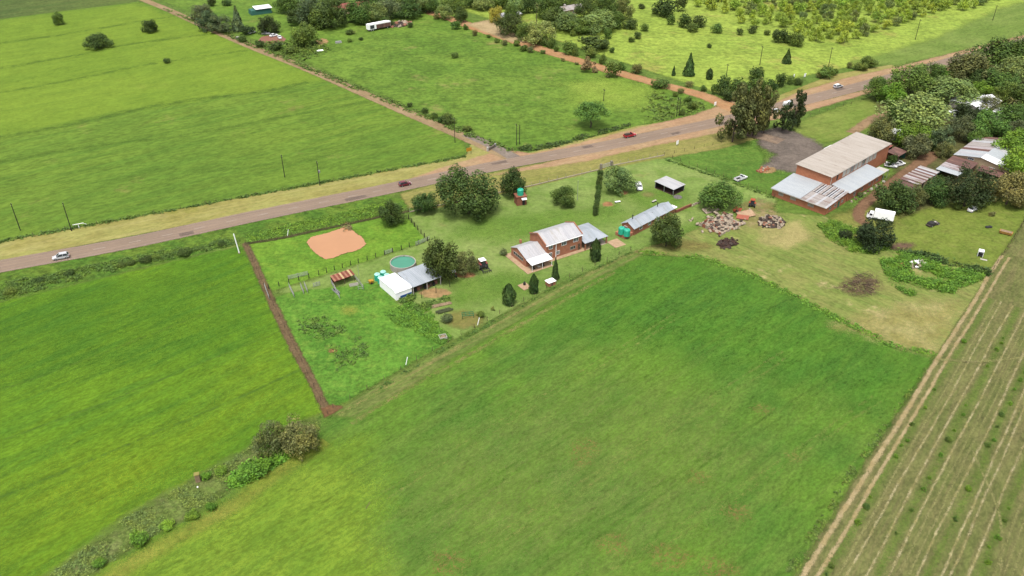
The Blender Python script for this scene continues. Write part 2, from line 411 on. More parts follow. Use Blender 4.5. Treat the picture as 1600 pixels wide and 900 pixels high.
dk = grass_mat('contour_bank', C(80, 122, 42), C(72, 112, 40), C(92, 134, 48), big=15, contrast=0.35, feather=3.2, amp=3.6, nscale=0.12, amax=0.5, holes=0.46)
for i, (pts, w) in enumerate([([(-100, 85), (0, 68), (110, 51), (215, 33), (272, 25)], 3.0), ([(-100, 126), (0, 107), (125, 86), (200, 70), (325, 53)], 3.0),
                  ([(-50, 153), (0, 145), (100, 127), (255, 97), (400, 76)], 2.4), ([(-50, 222), (0, 214), (130, 190), (190, 175), (270, 160), (400, 145), (480, 128)], 3.4),
                  ([(280, 212), (330, 203), (400, 190), (480, 175), (578, 157)], 2.6), ([(-60, 265), (60, 243), (150, 228), (260, 216)], 2.0), ([(260, 283), (330, 268), (420, 258), (520, 240)], 1.8)]):
    ribbon('contour_bank', pts, w, dk, ['first', 'second', 'third', 'fourth', 'fifth', 'sixth', 'seventh'][i] + ' dark grassy contour bank from the top across the left pasture', 'bank', 4, 3.0, 0.8)
sheet('field', [(225, -10), (300, 20), (800, 236), (830, 234), (990, 199), (1110, 176), (1128, 160), (690, 16), (640, -20), (300, -30)],
      grass_mat('veld_middle', C(120, 166, 60), C(104, 152, 52), C(92, 138, 50), big=30, samt=0.7, contrast=0.4, dry=C(150, 164, 88), dryt=0.64, drys=26, fine=0.45, feather=2),
      'rough green paddock between the two dirt roads', 'field', 3)
sheet('field', [(880, 130), (960, 120), (1030, 145), (1000, 165), (900, 160)],
      grass_mat('veld_painted_sun', C(158, 198, 78), C(144, 188, 68), big=14, contrast=0.35, feather=18, amp=14, nscale=0.06, amax=0.75), 'sunlit patch painted pale yellow-green on the middle paddock grass', 'field', 3, pad=8)  # sun through a cloud gap, put into the grass colour
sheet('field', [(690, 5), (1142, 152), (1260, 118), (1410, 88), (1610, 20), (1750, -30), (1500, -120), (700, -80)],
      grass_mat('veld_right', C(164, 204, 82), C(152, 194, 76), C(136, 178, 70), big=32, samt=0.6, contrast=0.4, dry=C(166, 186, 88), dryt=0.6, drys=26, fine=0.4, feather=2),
      'veld coloured a sunlit yellow-green in front of the orchard', 'field', 4)  # sunlight between the clouds is part of this grass colour
sheet('field', [(1330, 98), (1460, 60), (1560, 15), (1640, -8), (1750, 0), (1700, 40), (1600, 58), (1500, 82), (1400, 104)],
      grass_mat('verge_right', C(136, 172, 80), C(120, 160, 66), C(108, 150, 60), big=26, streak=pang((1400, 104), (1600, 58)), slen=40, swid=4, contrast=0.32, feather=6, amp=6, nscale=0.1),
      'smooth green verge between the orchard and the tar road', 'verge', 3, pad=5)
# left fields, below the tar road
sheet('verge', [(-400, 510), (0, 426), (400, 345), (600, 304), (645, 318), (600, 336), (380, 380), (0, 472), (-400, 560)],
      grass_mat('verge_weedy', C(110, 150, 52), C(88, 138, 46), C(74, 122, 42), big=9, samt=0.8, contrast=0.5, fine=0.7, feather=1.2), 'rank green verge below the tar road on the left', 'verge', 2)
AF2 = pang((0, 640), (400, 470))
sheet('field', [(-300, 560), (0, 472), (376, 384), (440, 505), (508, 642), (480, 655), (400, 690), (310, 740), (200, 800), (60, 905), (-80, 1000), (-400, 1050)],
      grass_mat('crop_left', C(112, 164, 38), C(98, 154, 36), C(80, 138, 40), big=34, streak=AF2, slen=24, swid=3.2, samt=0.7, contrast=0.32, fine=1.3),
      'bright green pasture on the left with the brown fence strip beside it', 'field', 2)
yl = grass_mat('pasture_yellow', C(134, 172, 40), C(122, 166, 40), C(104, 154, 38), big=20, streak=AF2, slen=22, swid=3, samt=0.6, contrast=0.3, fine=1.3, feather=16, amp=14, nscale=0.07, amax=0.5)
dg = grass_mat('pasture_dark', C(66, 128, 36), C(58, 118, 36), C(78, 138, 38), big=16, streak=AF2, slen=18, swid=2.6, samt=0.6, contrast=0.4, fine=1.1, feather=14, amp=14, nscale=0.08, amax=0.25)
sheet('field', [(330, 575), (420, 545), (500, 640), (430, 670), (300, 660)], yl, 'yellowish patch of left pasture by the brown strip', 'field', 2, pad=8)
sheet('field', [(-60, 800), (120, 700), (330, 640), (390, 660), (250, 760), (60, 890), (-60, 940)], yl, 'yellow-green sweep across the lower left pasture', 'field', 2, pad=8)
sheet('field', [(-100, 500), (200, 430), (370, 400), (430, 530), (300, 560), (100, 600), (-100, 640)], dg, 'deep green upper part of the left pasture', 'field', 2, pad=8)
sheet('paddock', [(385, 382), (540, 352), (605, 338), (640, 344), (668, 376), (560, 412), (420, 456)],
      grass_mat('paddock_grass', C(118, 174, 54), C(104, 162, 50), C(132, 182, 60), big=16, samt=0.8, contrast=0.35, fine=1.0, feather=0.8, amp=1.2), 'vivid green paddock holding the muddy pond', 'paddock', 1.5)
sheet('paddock', [(424, 466), (560, 428), (600, 440), (622, 472), (692, 518), (704, 532), (600, 592), (516, 642)],
      grass_mat('kraal_grass', C(104, 166, 56), C(90, 152, 50), C(126, 178, 66), big=12, samt=0.8, contrast=0.4, fine=1.0, dry=C(150, 172, 80), dryt=0.70, drys=12, feather=1.2, amp=2), 'green paddock below the striped livestock shelter', 'paddock', 1.5)
# homestead lawns
lawn = grass_mat('lawn', C(148, 184, 96), C(134, 176, 84), C(116, 166, 64), big=24, samt=0.7, contrast=0.24, fine=0.8, dry=C(166, 174, 104), dryt=0.68, drys=18, feather=1.5)
sheet('lawn', [(420, 460), (560, 414), (668, 378), (640, 340), (680, 322), (830, 290), (930, 264), (1038, 243), (1130, 276), (1215, 310), (1200, 335), (1110, 350), (1060, 372), (985, 397), (870, 446), (704, 534), (690, 520), (620, 474), (596, 440)],
      lawn, 'mown olive-green lawn around the farmhouse', 'lawn', 2)
sheet('lawn', [(1040, 246), (1130, 230), (1182, 214), (1198, 262), (1250, 262), (1205, 306), (1130, 276)],
      grass_mat('lawn_deep', C(104, 154, 58), C(92, 142, 52), C(122, 162, 66), big=14, samt=0.6, contrast=0.3, feather=3, amp=4, nscale=0.15), 'deeper green lawn between the car port and the gravel yard', 'lawn', 2, pad=3)
for pl, nm in (([(740, 345), (960, 320), (1000, 335), (900, 358), (780, 378), (700, 372)], 'greener band of lawn behind the farmhouse'), ([(700, 440), (790, 420), (860, 440), (800, 470), (700, 480)], 'greener lawn below the farmhouse'), ([(955, 300), (1060, 292), (1080, 330), (1000, 325)], 'green grass around the small open car port'), ([(1010, 385), (1090, 340), (1100, 372), (1050, 396)], 'green grass by the cottage tree')):
    sheet('lawn', pl, grass_mat('lawn_green', C(112, 160, 58), C(100, 150, 52), big=12, contrast=0.26, feather=9, amp=8, nscale=0.1, amax=0.8), nm, 'lawn', 2, pad=6)
sheet('verge', [(625, 302), (700, 283), (930, 239), (1050, 213), (1130, 201), (1215, 208), (1130, 232), (1036, 247), (930, 268), (830, 293), (680, 326), (640, 326)],
      grass_mat('verge_mown', C(158, 170, 90), C(144, 162, 78), C(172, 174, 106), big=18, streak=A31, slen=20, swid=2.5, contrast=0.26, feather=1.5), 'dry mown verge between the road and the homestead fence', 'verge', 2)
khaki = grass_mat('verge_dry', C(174, 172, 98), C(158, 166, 86), C(190, 180, 114), big=16, streak=A31, slen=30, swid=2.2, samt=0.6, contrast=0.22, fine=0.9, dry=C(150, 164, 76), dryt=0.6, drys=16, feather=0.8, amp=1.2)
sheet('verge', [(-400, 468), (0, 378), (400, 305), (727, 245), (738, 222), (772, 226), (812, 243), (800, 254), (590, 294), (0, 408), (-400, 496)], khaki, 'straw-coloured mown verge above the tar road', 'verge', 2)
sheet('verge', [(815, 242), (1000, 196), (1062, 188), (1110, 172), (1130, 166), (1125, 178), (1010, 206), (840, 248)], khaki, 'straw-coloured verge right of the road junction', 'verge', 1.5)
sheet('verge', [(1195, 158), (1300, 117), (1392, 101), (1404, 107), (1330, 129), (1205, 166)], khaki, 'straw-coloured verge between the grove and the parked signboards', 'verge', 1.5)
sheet('lawn', [(1235, 196), (1330, 160), (1372, 150), (1402, 172), (1370, 198), (1300, 222), (1255, 222)],
      grass_mat('lawn_back', C(142, 172, 78), C(128, 164, 68), C(110, 152, 56), big=18, streak=A31, slen=20, swid=3, contrast=0.26, feather=2), 'smooth lawn behind the long warehouse', 'lawn', 2)
# the shaded yard under the right-hand trees
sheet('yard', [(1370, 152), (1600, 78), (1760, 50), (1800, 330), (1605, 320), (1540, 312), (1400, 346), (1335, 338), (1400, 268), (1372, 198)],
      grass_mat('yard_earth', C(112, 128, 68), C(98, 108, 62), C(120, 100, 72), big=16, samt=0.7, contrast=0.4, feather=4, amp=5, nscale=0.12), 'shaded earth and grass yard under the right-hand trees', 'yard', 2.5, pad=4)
sheet('lawn', [(1395, 345), (1470, 318), (1545, 306), (1612, 316), (1602, 350), (1546, 430), (1440, 402), (1385, 384)],
      grass_mat('lawn_right', C(132, 162, 66), C(118, 152, 58), C(144, 166, 80), big=16, samt=0.6, contrast=0.28, feather=3, amp=3), 'mown lawn with scattered scrap on the far right', 'lawn', 2, pad=3)
sheet('lawn', [(1290, 340), (1345, 325), (1400, 290), (1410, 335), (1390, 385), (1340, 372)], grass_mat('lawn_truck', C(140, 158, 74), C(122, 148, 62), C(158, 158, 92), big=10, contrast=0.3, feather=4, amp=4), 'thin grass around the white box truck', 'lawn', 2, pad=3)
# main field in the foreground
AF3 = pang((520, 645), (985, 395))
sheet('field', [(500, 650), (530, 645), (700, 548), (870, 456), (985, 398), (1100, 402), (1180, 430), (1300, 490), (1400, 540), (1462, 553), (1350, 725), (1238, 905), (1170, 1010), (-40, 1010), (140, 905), (200, 860), (330, 790), (400, 730), (480, 700)],
      grass_mat('main_field', C(104, 156, 50), C(88, 142, 48), C(120, 158, 66), big=20, streak=AF3, slen=20, swid=2.6, samt=0.45, contrast=0.34, fine=1.5, dry=C(128, 136, 72), dryt=0.72, drys=9, bump=0.8),
      'large green field filling the foreground', 'field', 2)
sheet('field', [(880, 450), (1000, 400), (1100, 404), (1180, 432), (1300, 492), (1400, 542), (1455, 556), (1380, 660), (1200, 590), (1000, 540), (850, 520)],
      grass_mat('field_lush', C(82, 142, 42), C(72, 130, 42), C(98, 154, 48), big=14, streak=AF3, slen=14, swid=2.4, samt=0.6, contrast=0.42, fine=1.2, feather=20, amp=16, nscale=0.06, amax=0.85), 'lush dark green upper part of the foreground field', 'field', 2, pad=8)
sheet('field', [(-40, 1010), (200, 862), (330, 795), (470, 712), (560, 690), (600, 760), (620, 900), (600, 1010)],
      grass_mat('field_yellow', C(136, 178, 54), C(122, 168, 48), C(106, 156, 46), big=14, streak=AF3, slen=16, swid=2.2, samt=0.6, contrast=0.36, fine=1.2, feather=14, amp=14, nscale=0.07, amax=0.85), 'yellow-green lower left corner of the foreground field', 'field', 2, pad=8)
sheet('field', [(660, 700), (900, 600), (1100, 620), (1180, 720), (1050, 860), (800, 900), (620, 850)],
      grass_mat('field_olive', C(122, 156, 70), C(112, 148, 64), C(132, 146, 82), big=12, streak=AF3, slen=12, swid=2.2, samt=0.6, contrast=0.42, fine=1.2, dry=C(150, 112, 76), dryt=0.70, drys=7, feather=24, amp=18, nscale=0.06, amax=0.4), 'thin olive stretch of the foreground field with reddish soil showing', 'field', 2, pad=8)
for x, y, r in ((915, 700, 2.4), (907, 722, 1.4), (1045, 870, 2.6), (960, 850, 2.0), (1190, 640, 1.6), (1150, 800, 1.8), (700, 880, 2.4), (1120, 890, 2.2), (1090, 745, 1.5), (1240, 715, 1.2)):
    c = G(x, y)
    sheet('bare_patch', [(c[0] + r * (1 + .3 * math.sin(k * 2.1 + x)) * 1.5 * math.cos(k * .785), c[1] + r * 1.2 * math.sin(k * .785)) for k in range(8)],
          grass_mat('bare_red', C(164, 118, 82), C(140, 128, 72), big=2, contrast=0.3, feather=2.2, amp=3.4, nscale=0.5, amax=0.6, holes=0.52), 'reddish bare patch of soil in the foreground field', 'bare patch', 0.5, 2.0, world=True)['group'] = 'bare patches in the foreground field'
# old tractor lines pressed into the fields
tl_d = grass_mat('tractor_line', C(84, 128, 46), C(94, 136, 52), big=6, contrast=0.3, feather=0.7, amp=1.0, nscale=0.3, amax=0.5, holes=0.46)
tl_p = grass_mat('tractor_line_pale', C(140, 162, 78), C(150, 160, 88), big=6, contrast=0.3, feather=0.7, amp=1.0, nscale=0.3, amax=0.45, holes=0.5)
for i, (pts, m_) in enumerate([([(545, 735), (760, 605), (965, 482)], tl_d), ([(600, 775), (820, 640), (1060, 492)], tl_p), ([(660, 820), (900, 670), (1150, 515)], tl_d), ([(740, 865), (980, 712), (1230, 552)], tl_p), ([(840, 890), (1080, 735), (1310, 585)], tl_d), ([(960, 895), (1180, 752), (1370, 622)], tl_p)]):
    for sgn in (-.9, .9):
        W_ = [G(*p) for p in pts]; a_ = math.atan2(W_[-1][1] - W_[0][1], W_[-1][0] - W_[0][0]); q_ = [(p[0] - math.sin(a_) * sgn, p[1] + math.cos(a_) * sgn) for p in W_]
        ribbon('wheel_track', q_, 0.42, m_, ('dark' if m_ is tl_d else 'pale') + ' faint tractor line in the foreground field, pair number ' + ['one', 'two', 'three', 'four', 'five', 'six'][i] + ' from the lane', 'track', 2, 0.8, 0.25, world=True)['group'] = 'tractor lines in the foreground field'
for i, pts in enumerate([[(-30, 620), (180, 545), (410, 455)], [(-30, 700), (200, 615), (445, 515)], [(-30, 790), (200, 695), (480, 575)]]):
    ribbon('wheel_track', pts, 0.6, tl_d, ['upper', 'middle', 'lower'][i] + ' faint dark tractor line across the left pasture', 'track', 2, 0.8, 0.3)
# weedy ditch running to the lower left
sheet('ditch', [(502, 652), (488, 690), (402, 728), (330, 784), (202, 856), (128, 905), (30, 960), (80, 905), (200, 815), (316, 748), (404, 696)],
      grass_mat('ditch_weeds', C(116, 150, 66), C(122, 146, 80), C(98, 138, 56), big=6, samt=0.8, contrast=0.5, fine=1.5, dry=C(150, 142, 100), dryt=0.66, drys=6, feather=4, amp=7, nscale=0.2), 'overgrown olive ditch running down to the lower left corner', 'ditch', 1.5, pad=3)
ribbon('headland', [(510, 690), (440, 735), (350, 800), (260, 850), (170, 905), (60, 970)], 3.2, grass_mat('headland', C(160, 178, 74), C(140, 168, 60), big=8, contrast=0.3, feather=2.5, amp=2.5, amax=0.7), 'pale strip of grass along the lower edge of the ditch', 'grass', 2, 2)
# right: dry mown yard and the rows of saplings
sheet('yard', [(985, 396), (1062, 371), (1105, 350), (1180, 330), (1290, 338), (1345, 385), (1440, 402), (1546, 430), (1520, 470), (1464, 555), (1400, 541), (1300, 491), (1180, 431), (1100, 403)],
      grass_mat('dry_yard', C(138, 168, 80), C(150, 168, 90), C(120, 158, 70), big=12, streak=pang((1060, 380), (1400, 520)), slen=18, swid=2.0, samt=0.7, contrast=0.3, fine=1.0, dry=C(190, 178, 122), dryt=0.62, drys=9, feather=1.2, amp=2.0),
      'dry khaki mown ground between the field and the rubble heaps', 'yard', 1.5)
sheet('yard', [(1190, 350), (1250, 345), (1268, 372), (1230, 390), (1185, 378)], grass_mat('rubble_apron', C(192, 178, 118), C(176, 168, 106), big=8, contrast=0.25, feather=4, amp=4, nscale=0.2, amax=0.85), 'pale trampled ground around the round rubble heap', 'yard', 1, pad=3)
sheet('yard', [(1300, 510), (1420, 470), (1500, 470), (1462, 553), (1400, 540)], grass_mat('yard_straw', C(186, 174, 116), C(158, 164, 92), big=6, contrast=0.3, feather=6, amp=8, nscale=0.2, amax=0.75), 'straw-coloured corner of the dry yard', 'yard', 1, pad=4)
sheet('field', [(1604, 340), (1546, 432), (1466, 556), (1352, 725), (1240, 905), (1170, 1010), (1980, 1010), (1980, 280), (1640, 290)],
      grass_mat('sapling_field', C(124, 140, 78), C(112, 134, 68), C(134, 138, 88), big=14, streak=pang((1250, 905), (1590, 365)), slen=20, swid=1.6, samt=0.6, contrast=0.36, fine=1.3), 'dull green ground planted with rows of saplings', 'field', 2)
# pale wheel and row lines
A_ROW = pang((1262, 905), (1592, 366))
DIRT = C(190, 172, 122)
rowm = grass_mat('row_straw', C(206, 194, 148), C(170, 160, 104), big=3, contrast=0.28, fine=2, feather=0.4, amp=0.6, nscale=0.9, amax=0.85, holes=0.38)
rowf = grass_mat('row_straw_faint', C(172, 166, 112), C(156, 156, 96), big=3, contrast=0.28, fine=2, feather=0.4, amp=0.6, nscale=0.9, amax=0.8, holes=0.45)
trkm = grass_mat('track_ruts', C(200, 180, 136), C(184, 164, 116), big=4, contrast=0.22, fine=2, feather=0.5, amp=0.9, nscale=0.6, amax=0.95, holes=0.32)
u = (math.cos(A_ROW), math.sin(A_ROW)); vv = (u[1], -u[0])
t0 = G(1262, 905)
ROWS = [2.0 + 6.9 * q for q in range(8)]
greenrow = grass_mat('row_green', C(104, 142, 56), C(96, 134, 52), C(122, 148, 64), big=3, contrast=0.4, fine=1.6, feather=1.4, amp=1.6, nscale=0.4, amax=0.75, holes=0.34)
for q, off in enumerate(ROWS):
    pts = [(t0[0] + vv[0] * off + u[0] * s_, t0[1] + vv[1] * off + u[1] * s_) for s_ in range(-14, 118, 16)]
    ribbon('row_strip', pts, 1.3, greenrow, 'greener weedy strip along a row of saplings', 'strip', 2, 1.2, 0.2, world=True)['group'] = 'weedy strips of the sapling rows'
LINES = [(-0.8, trkm, 0.85), (1.0, trkm, 0.6)]
for q, r_ in enumerate(ROWS): LINES += [(r_ + 1.6, rowm if q % 3 else rowf, .34), (r_ + 2.9, rowf if q % 2 else rowm, .3), (r_ + 5.4, rowm, .34)] + ([(r_ + 4.2, rowf, .28)] if q % 2 else [])
for k, (off, m, w) in enumerate(LINES):
    pts = [(t0[0] + vv[0] * off + u[0] * s, t0[1] + vv[1] * off + u[1] * s) for s in range(-20 if k < 2 else -14, 150 if k < 2 else 116, 16)]
    ribbon('wheel_track' if k < 2 else 'row_line', pts, w, m, ('pale wheel rut of the track beside the sapling rows, ' + ('field side' if k == 0 else 'sapling side')) if k < 2 else 'pale straw line running between the sapling rows', 'track', 2, 0.9, 0.16, world=True)['group'] = 'straw lines between sapling rows' if k >= 2 else 'ruts of the right-hand track'
ribbon('wheel_track', [(1462, 562), (1530, 566), (1600, 560), (1700, 556)], 0.7, rowf, 'faint cross track over the sapling rows', 'track', 2, 0.9, 0.1)
ribbon('wheel_track', [(1520, 705), (1535, 740), (1560, 800), (1565, 860), (1560, 905)], 0.4, rowf, 'pale footpath slanting across the sapling rows', 'track', 2, 0.9, 0.1)
# lane past the homestead
sheet('lane', [(514, 650), (600, 596), (700, 538), (870, 446), (986, 394), (1004, 399), (870, 466), (700, 566), (560, 655)],
      grass_mat('lane_grass', C(116, 154, 66), C(102, 142, 58), C(132, 148, 82), big=8, streak=AF3, slen=24, swid=0.9, samt=0.8, contrast=0.3, fine=1.3, feather=1.6, amp=2), 'worn grassy farm lane between the homestead and the big field', 'lane', 1.5, pad=2)
for pts, nm in (([(530, 650), (620, 596), (720, 540), (800, 494), (900, 440), (985, 398), (1040, 382), (1110, 385), (1160, 392)], 'upper'), ([(548, 662), (640, 606), (740, 550), (820, 504), (905, 456), (960, 425)], 'lower')):
    ribbon('wheel_track', pts, 1.0, grass_mat('lane_rut', C(176, 160, 104), C(150, 146, 84), big=4, contrast=0.25, fine=2, feather=1.0, amp=1.5, nscale=0.4, amax=0.55, holes=0.48), nm + ' pale wheel rut of the homestead lane', 'track', 2, 0.9, 0.2)
# bare strip along the left fence
ribbon('firebreak', [(383, 380), (398, 412), (414, 448), (426, 475), (444, 512), (468, 560), (490, 600), (512, 648)], [1.8, 1.9, 1.8, 2.0, 2.1, 2.0, 1.9, 1.7],
       grass_mat('strip_soil', C(132, 110, 80), C(118, 98, 70), C(144, 126, 92), big=3, contrast=0.3, fine=1.6, feather=0.9, amp=1.3, nscale=0.6), 'brown bare-soil strip along the left fence', 'strip', 1.5, 0.8, 0.08)
sheet('bare_patch', [(500, 640), (520, 632), (536, 636), (522, 646), (508, 652)], grass_mat('strip_end', C(140, 104, 72), C(124, 96, 66), big=3, contrast=0.3, feather=0.8, amp=1, nscale=0.6), 'red-brown soil at the foot of the bare strip', 'bare patch', 0.5, 1)
ribbon('furrow', [(382, 381), (430, 374), (480, 364), (540, 351), (600, 338), (640, 330)], 1.3, grass_mat('furrow_soil', C(96, 88, 60), C(82, 92, 50), big=3, contrast=0.4, feather=0.8, amp=1.2, nscale=0.5, amax=0.85), 'dark furrow along the top of the pond paddock', 'furrow', 2, 0.8, 0.1)
# roads
redsoil = grass_mat('red_shoulder', C(200, 162, 126), C(198, 168, 128), C(186, 146, 110), big=10, streak=A31, slen=14, swid=1.4, samt=0.6, contrast=0.18, fine=1.2, feather=1.6, amp=2.4, nscale=0.3)
sheet('shoulder', [(640, 280), (690, 262), (770, 238), (800, 236), (832, 240), (900, 225), (1000, 199), (1080, 181), (1130, 163), (1150, 152), (1145, 182), (1000, 209), (800, 252), (690, 274)], redsoil, 'red laterite shoulder on the far side of the road by the junction', 'shoulder', 1.2)
sheet('shoulder', [(1195, 168), (1250, 143), (1330, 120), (1404, 104), (1500, 80), (1600, 55), (1700, 30), (1700, 38), (1600, 64), (1430, 107), (1330, 134), (1210, 168)], redsoil, 'red laterite shoulder beyond the grove on the far side', 'shoulder', 1.2)
sheet('shoulder', [(760, 276), (930, 236), (1130, 196), (1330, 146), (1510, 96), (1600, 72), (1510, 103), (1420, 127), (1330, 154), (1240, 180), (1135, 205), (1060, 220), (940, 246), (935, 249), (800, 270)], redsoil, 'red laterite shoulder on the near side of the road', 'shoulder', 1.2)
dirtm = grass_mat('dirt_road', C(186, 160, 122), C(174, 148, 110), C(158, 136, 100), big=10, streak=pang((262, 14), (780, 232)), slen=24, swid=1.0, samt=0.6, contrast=0.2, fine=1.2, feather=0.9, amp=1.4, nscale=0.4)
ribbon('dirt_road', [(190, -16), (225, 0), (262, 15), (330, 46), (400, 76), (480, 108), (560, 143), (640, 178), (720, 212), (800, 246)], [4.6, 4.6, 4.6, 4.8, 5.0, 4.8, 4.8, 5.0, 5.2, 6.4], dirtm, 'straight tan dirt road beside the left pasture', 'road', 3, 0.9)
ribbon('dirt_road', [(640, 8), (665, 18), (700, 28), (740, 42), (800, 62), (880, 88), (960, 112), (1040, 134), (1100, 150), (1150, 172)], [5, 5.5, 6.5, 8, 8, 7, 7, 7, 7, 8],
       grass_mat('dirt_road_red', C(206, 158, 116), C(198, 146, 102), C(188, 160, 112), big=8, streak=pang((700, 28), (1120, 155)), slen=20, swid=1.2, samt=0.6, contrast=0.2, fine=1.2, feather=1.6, amp=2.6, nscale=0.3), 'reddish dirt road leading up to the wooded smallholding', 'road', 3, 1.6)
sheet('bare_patch', [(728, 38), (770, 30), (790, 46), (830, 66), (800, 66), (752, 48)], grass_mat('dust_apron', C(206, 182, 138), C(190, 168, 124), big=8, contrast=0.2, feather=3, amp=3), 'pale dusty turning place beside the red dirt road', 'bare patch', 2, 3)
ribbon('tar_apron', [(728, 210), (760, 224), (790, 239), (805, 248)], [4.0, 4.2, 4.6, 5.4], grass_mat('old_tar', C(160, 146, 132), C(148, 134, 122), big=4, contrast=0.18, feather=0.6, amp=0.8, nscale=0.6), 'grey tarred end of the dirt road at the junction', 'road', 2, 0.8)
ROADPX = [(-160, 449), (0, 416.5), (200, 380), (400, 337.5), (590, 298.5), (700, 275), (800, 254.5), (930, 231), (1050, 206), (1130, 189), (1230, 164), (1330, 138.5), (1430, 111.5), (1500, 92), (1600, 65), (1760, 24), (1900, -10)]
asph = grass_mat('asphalt', C(170, 147, 127), C(162, 141, 122), C(182, 159, 139), big=20, streak=A31, slen=50, swid=0.6, samt=0.8, contrast=0.07, fine=2.0, feather=0.5, amp=0.6, nscale=0.5, bump=0.15)
road = ribbon('road', ROADPX, 7.6, asph, 'pinkish grey tar road crossing the picture', 'road', 4, 0.8)
# tyre-polished darker paths and worn paint lines
Rw = resample([G(*p) for p in ROADPX], 1.0)
Tw = np.gradient(Rw, axis=0); Tw /= np.linalg.norm(Tw, axis=1)[:, None]; Nw = np.stack([-Tw[:, 1], Tw[:, 0]], 1)
wear = grass_mat('tyre_path', C(150, 132, 124), C(158, 140, 130), big=10, contrast=0.1, feather=0.8, amp=0.5, nscale=0.2, amax=0.22, bump=0.1)
for off in (-2.6, -1.0, 1.0, 2.6):
    o = ribbon('tyre_path', [tuple(Rw[i] + Nw[i] * off) for i in range(0, len(Rw), 8)], 0.6, wear, None, None, 6, 0.4, world=True)
    o.parent = road; o.pop('kind', None)
edgem = grass_mat('worn_edge_line', C(206, 192, 178), C(190, 174, 160), big=3, contrast=0.12, feather=0.12, amp=0.2, nscale=0.8, amax=0.6, holes=0.44, bump=0.05)
patchm = grass_mat('tar_patch', C(136, 120, 110), C(146, 128, 116), big=5, contrast=0.1, feather=0.25, amp=0.3, nscale=0.8, amax=0.7, bump=0.1)
for off in (-3.35, 3.35):
    o = ribbon('edge_line', [tuple(Rw[i] + Nw[i] * off) for i in range(0, len(Rw), 8)], 0.16, edgem, None, None, 6, 0.15, world=True)
    o.parent = road; o.pop('kind', None)
for i in (70, 118, 150, 171, 205, 240, 262, 300, 331, 380):
    o = ribbon('tar_patch', [tuple(Rw[k] + Nw[k] * (1.8 if i % 2 else -1.9)) for k in (i, i + 3, i + 4 + i % 5)], 1.6 + (i % 3) * .5, patchm, None, None, 2, 0.3, world=True)
    o.parent = road; o.pop('kind', None)
linem = grass_mat('worn_paint', C(214, 204, 194), C(196, 184, 172), big=3, contrast=0.15, feather=0.1, amp=0.08, nscale=1.5, amax=0.9, bump=0.05)
zl = max(gz(p[0], p[1]) for p in Rw) + 0.004
dm = None
for i in range(40, len(Rw) - 5, 9):
    a = math.atan2(Tw[i, 1], Tw[i, 0])
    if dm is None:
        dm = bpy.data.meshes.new('lane_dash'); dm.from_pydata([(-1.6, -0.09, 0), (1.6, -0.09, 0), (1.6, 0.09, 0), (-1.6, 0.09, 0)], [], [(0, 1, 2, 3)])
        at = dm.attributes.new("sd", 'FLOAT', 'POINT'); at.data.foreach_set('value', [0.5] * 4); dm.materials.append(linem)
    link('lane_dash', dm, road, (Rw[i, 0], Rw[i, 1], zl), a)
# gravel yard, drive, small bare spots
sheet('gravel_yard', [(1184, 206), (1215, 200), (1245, 207), (1280, 225), (1294, 240), (1246, 270), (1192, 263), (1212, 242), (1186, 226)],
      grass_mat('gravel', C(140, 127, 116), C(124, 113, 104), C(156, 142, 126), big=8, contrast=0.25, feather=4, amp=6, nscale=0.2), 'grey gravel yard in front of the long warehouse', 'yard', 1, pad=2)
ribbon('drive', [(1150, 205), (1185, 212), (1220, 222)], 6, grass_mat('gravel2', C(170, 146, 124), C(150, 130, 114), big=6, contrast=0.2, feather=2, amp=2.5), 'worn gravel drive through the grove', 'drive', 2, 1.5)
drv = grass_mat('red_drive', C(150, 116, 88), C(136, 104, 78), C(164, 132, 102), big=4, contrast=0.22, feather=1.2, amp=1.6, nscale=0.4)
ribbon('drive', [(1358, 352), (1345, 345), (1342, 332), (1355, 316), (1385, 294), (1415, 272), (1440, 254), (1460, 236), (1470, 222)], [3, 3.6, 3.6, 3.6, 4.2, 4.6, 5, 6, 6], drv, 'red earth drive curving between the warehouse and the rusty shed', 'drive', 1.5, 1.0, 0.1)
ribbon('drive', [(1330, 208), (1345, 198), (1362, 186), (1380, 178), (1400, 175)], [4, 4, 4, 3, 3], grass_mat('tan_drive', C(184, 152, 116), C(160, 132, 98), big=4, contrast=0.2, feather=1.5, amp=2), 'tan dirt track entering the yard behind the warehouse', 'drive', 2, 1.2)
bp = grass_mat('bare_tan', C(198, 160, 112), C(178, 150, 104), big=3, contrast=0.22, feather=1.2, amp=1.8, nscale=0.5)
bp2 = grass_mat('bare_red2', C(190, 140, 98), C(166, 124, 86), big=3, contrast=0.25, feather=1.2, amp=1.8, nscale=0.5)
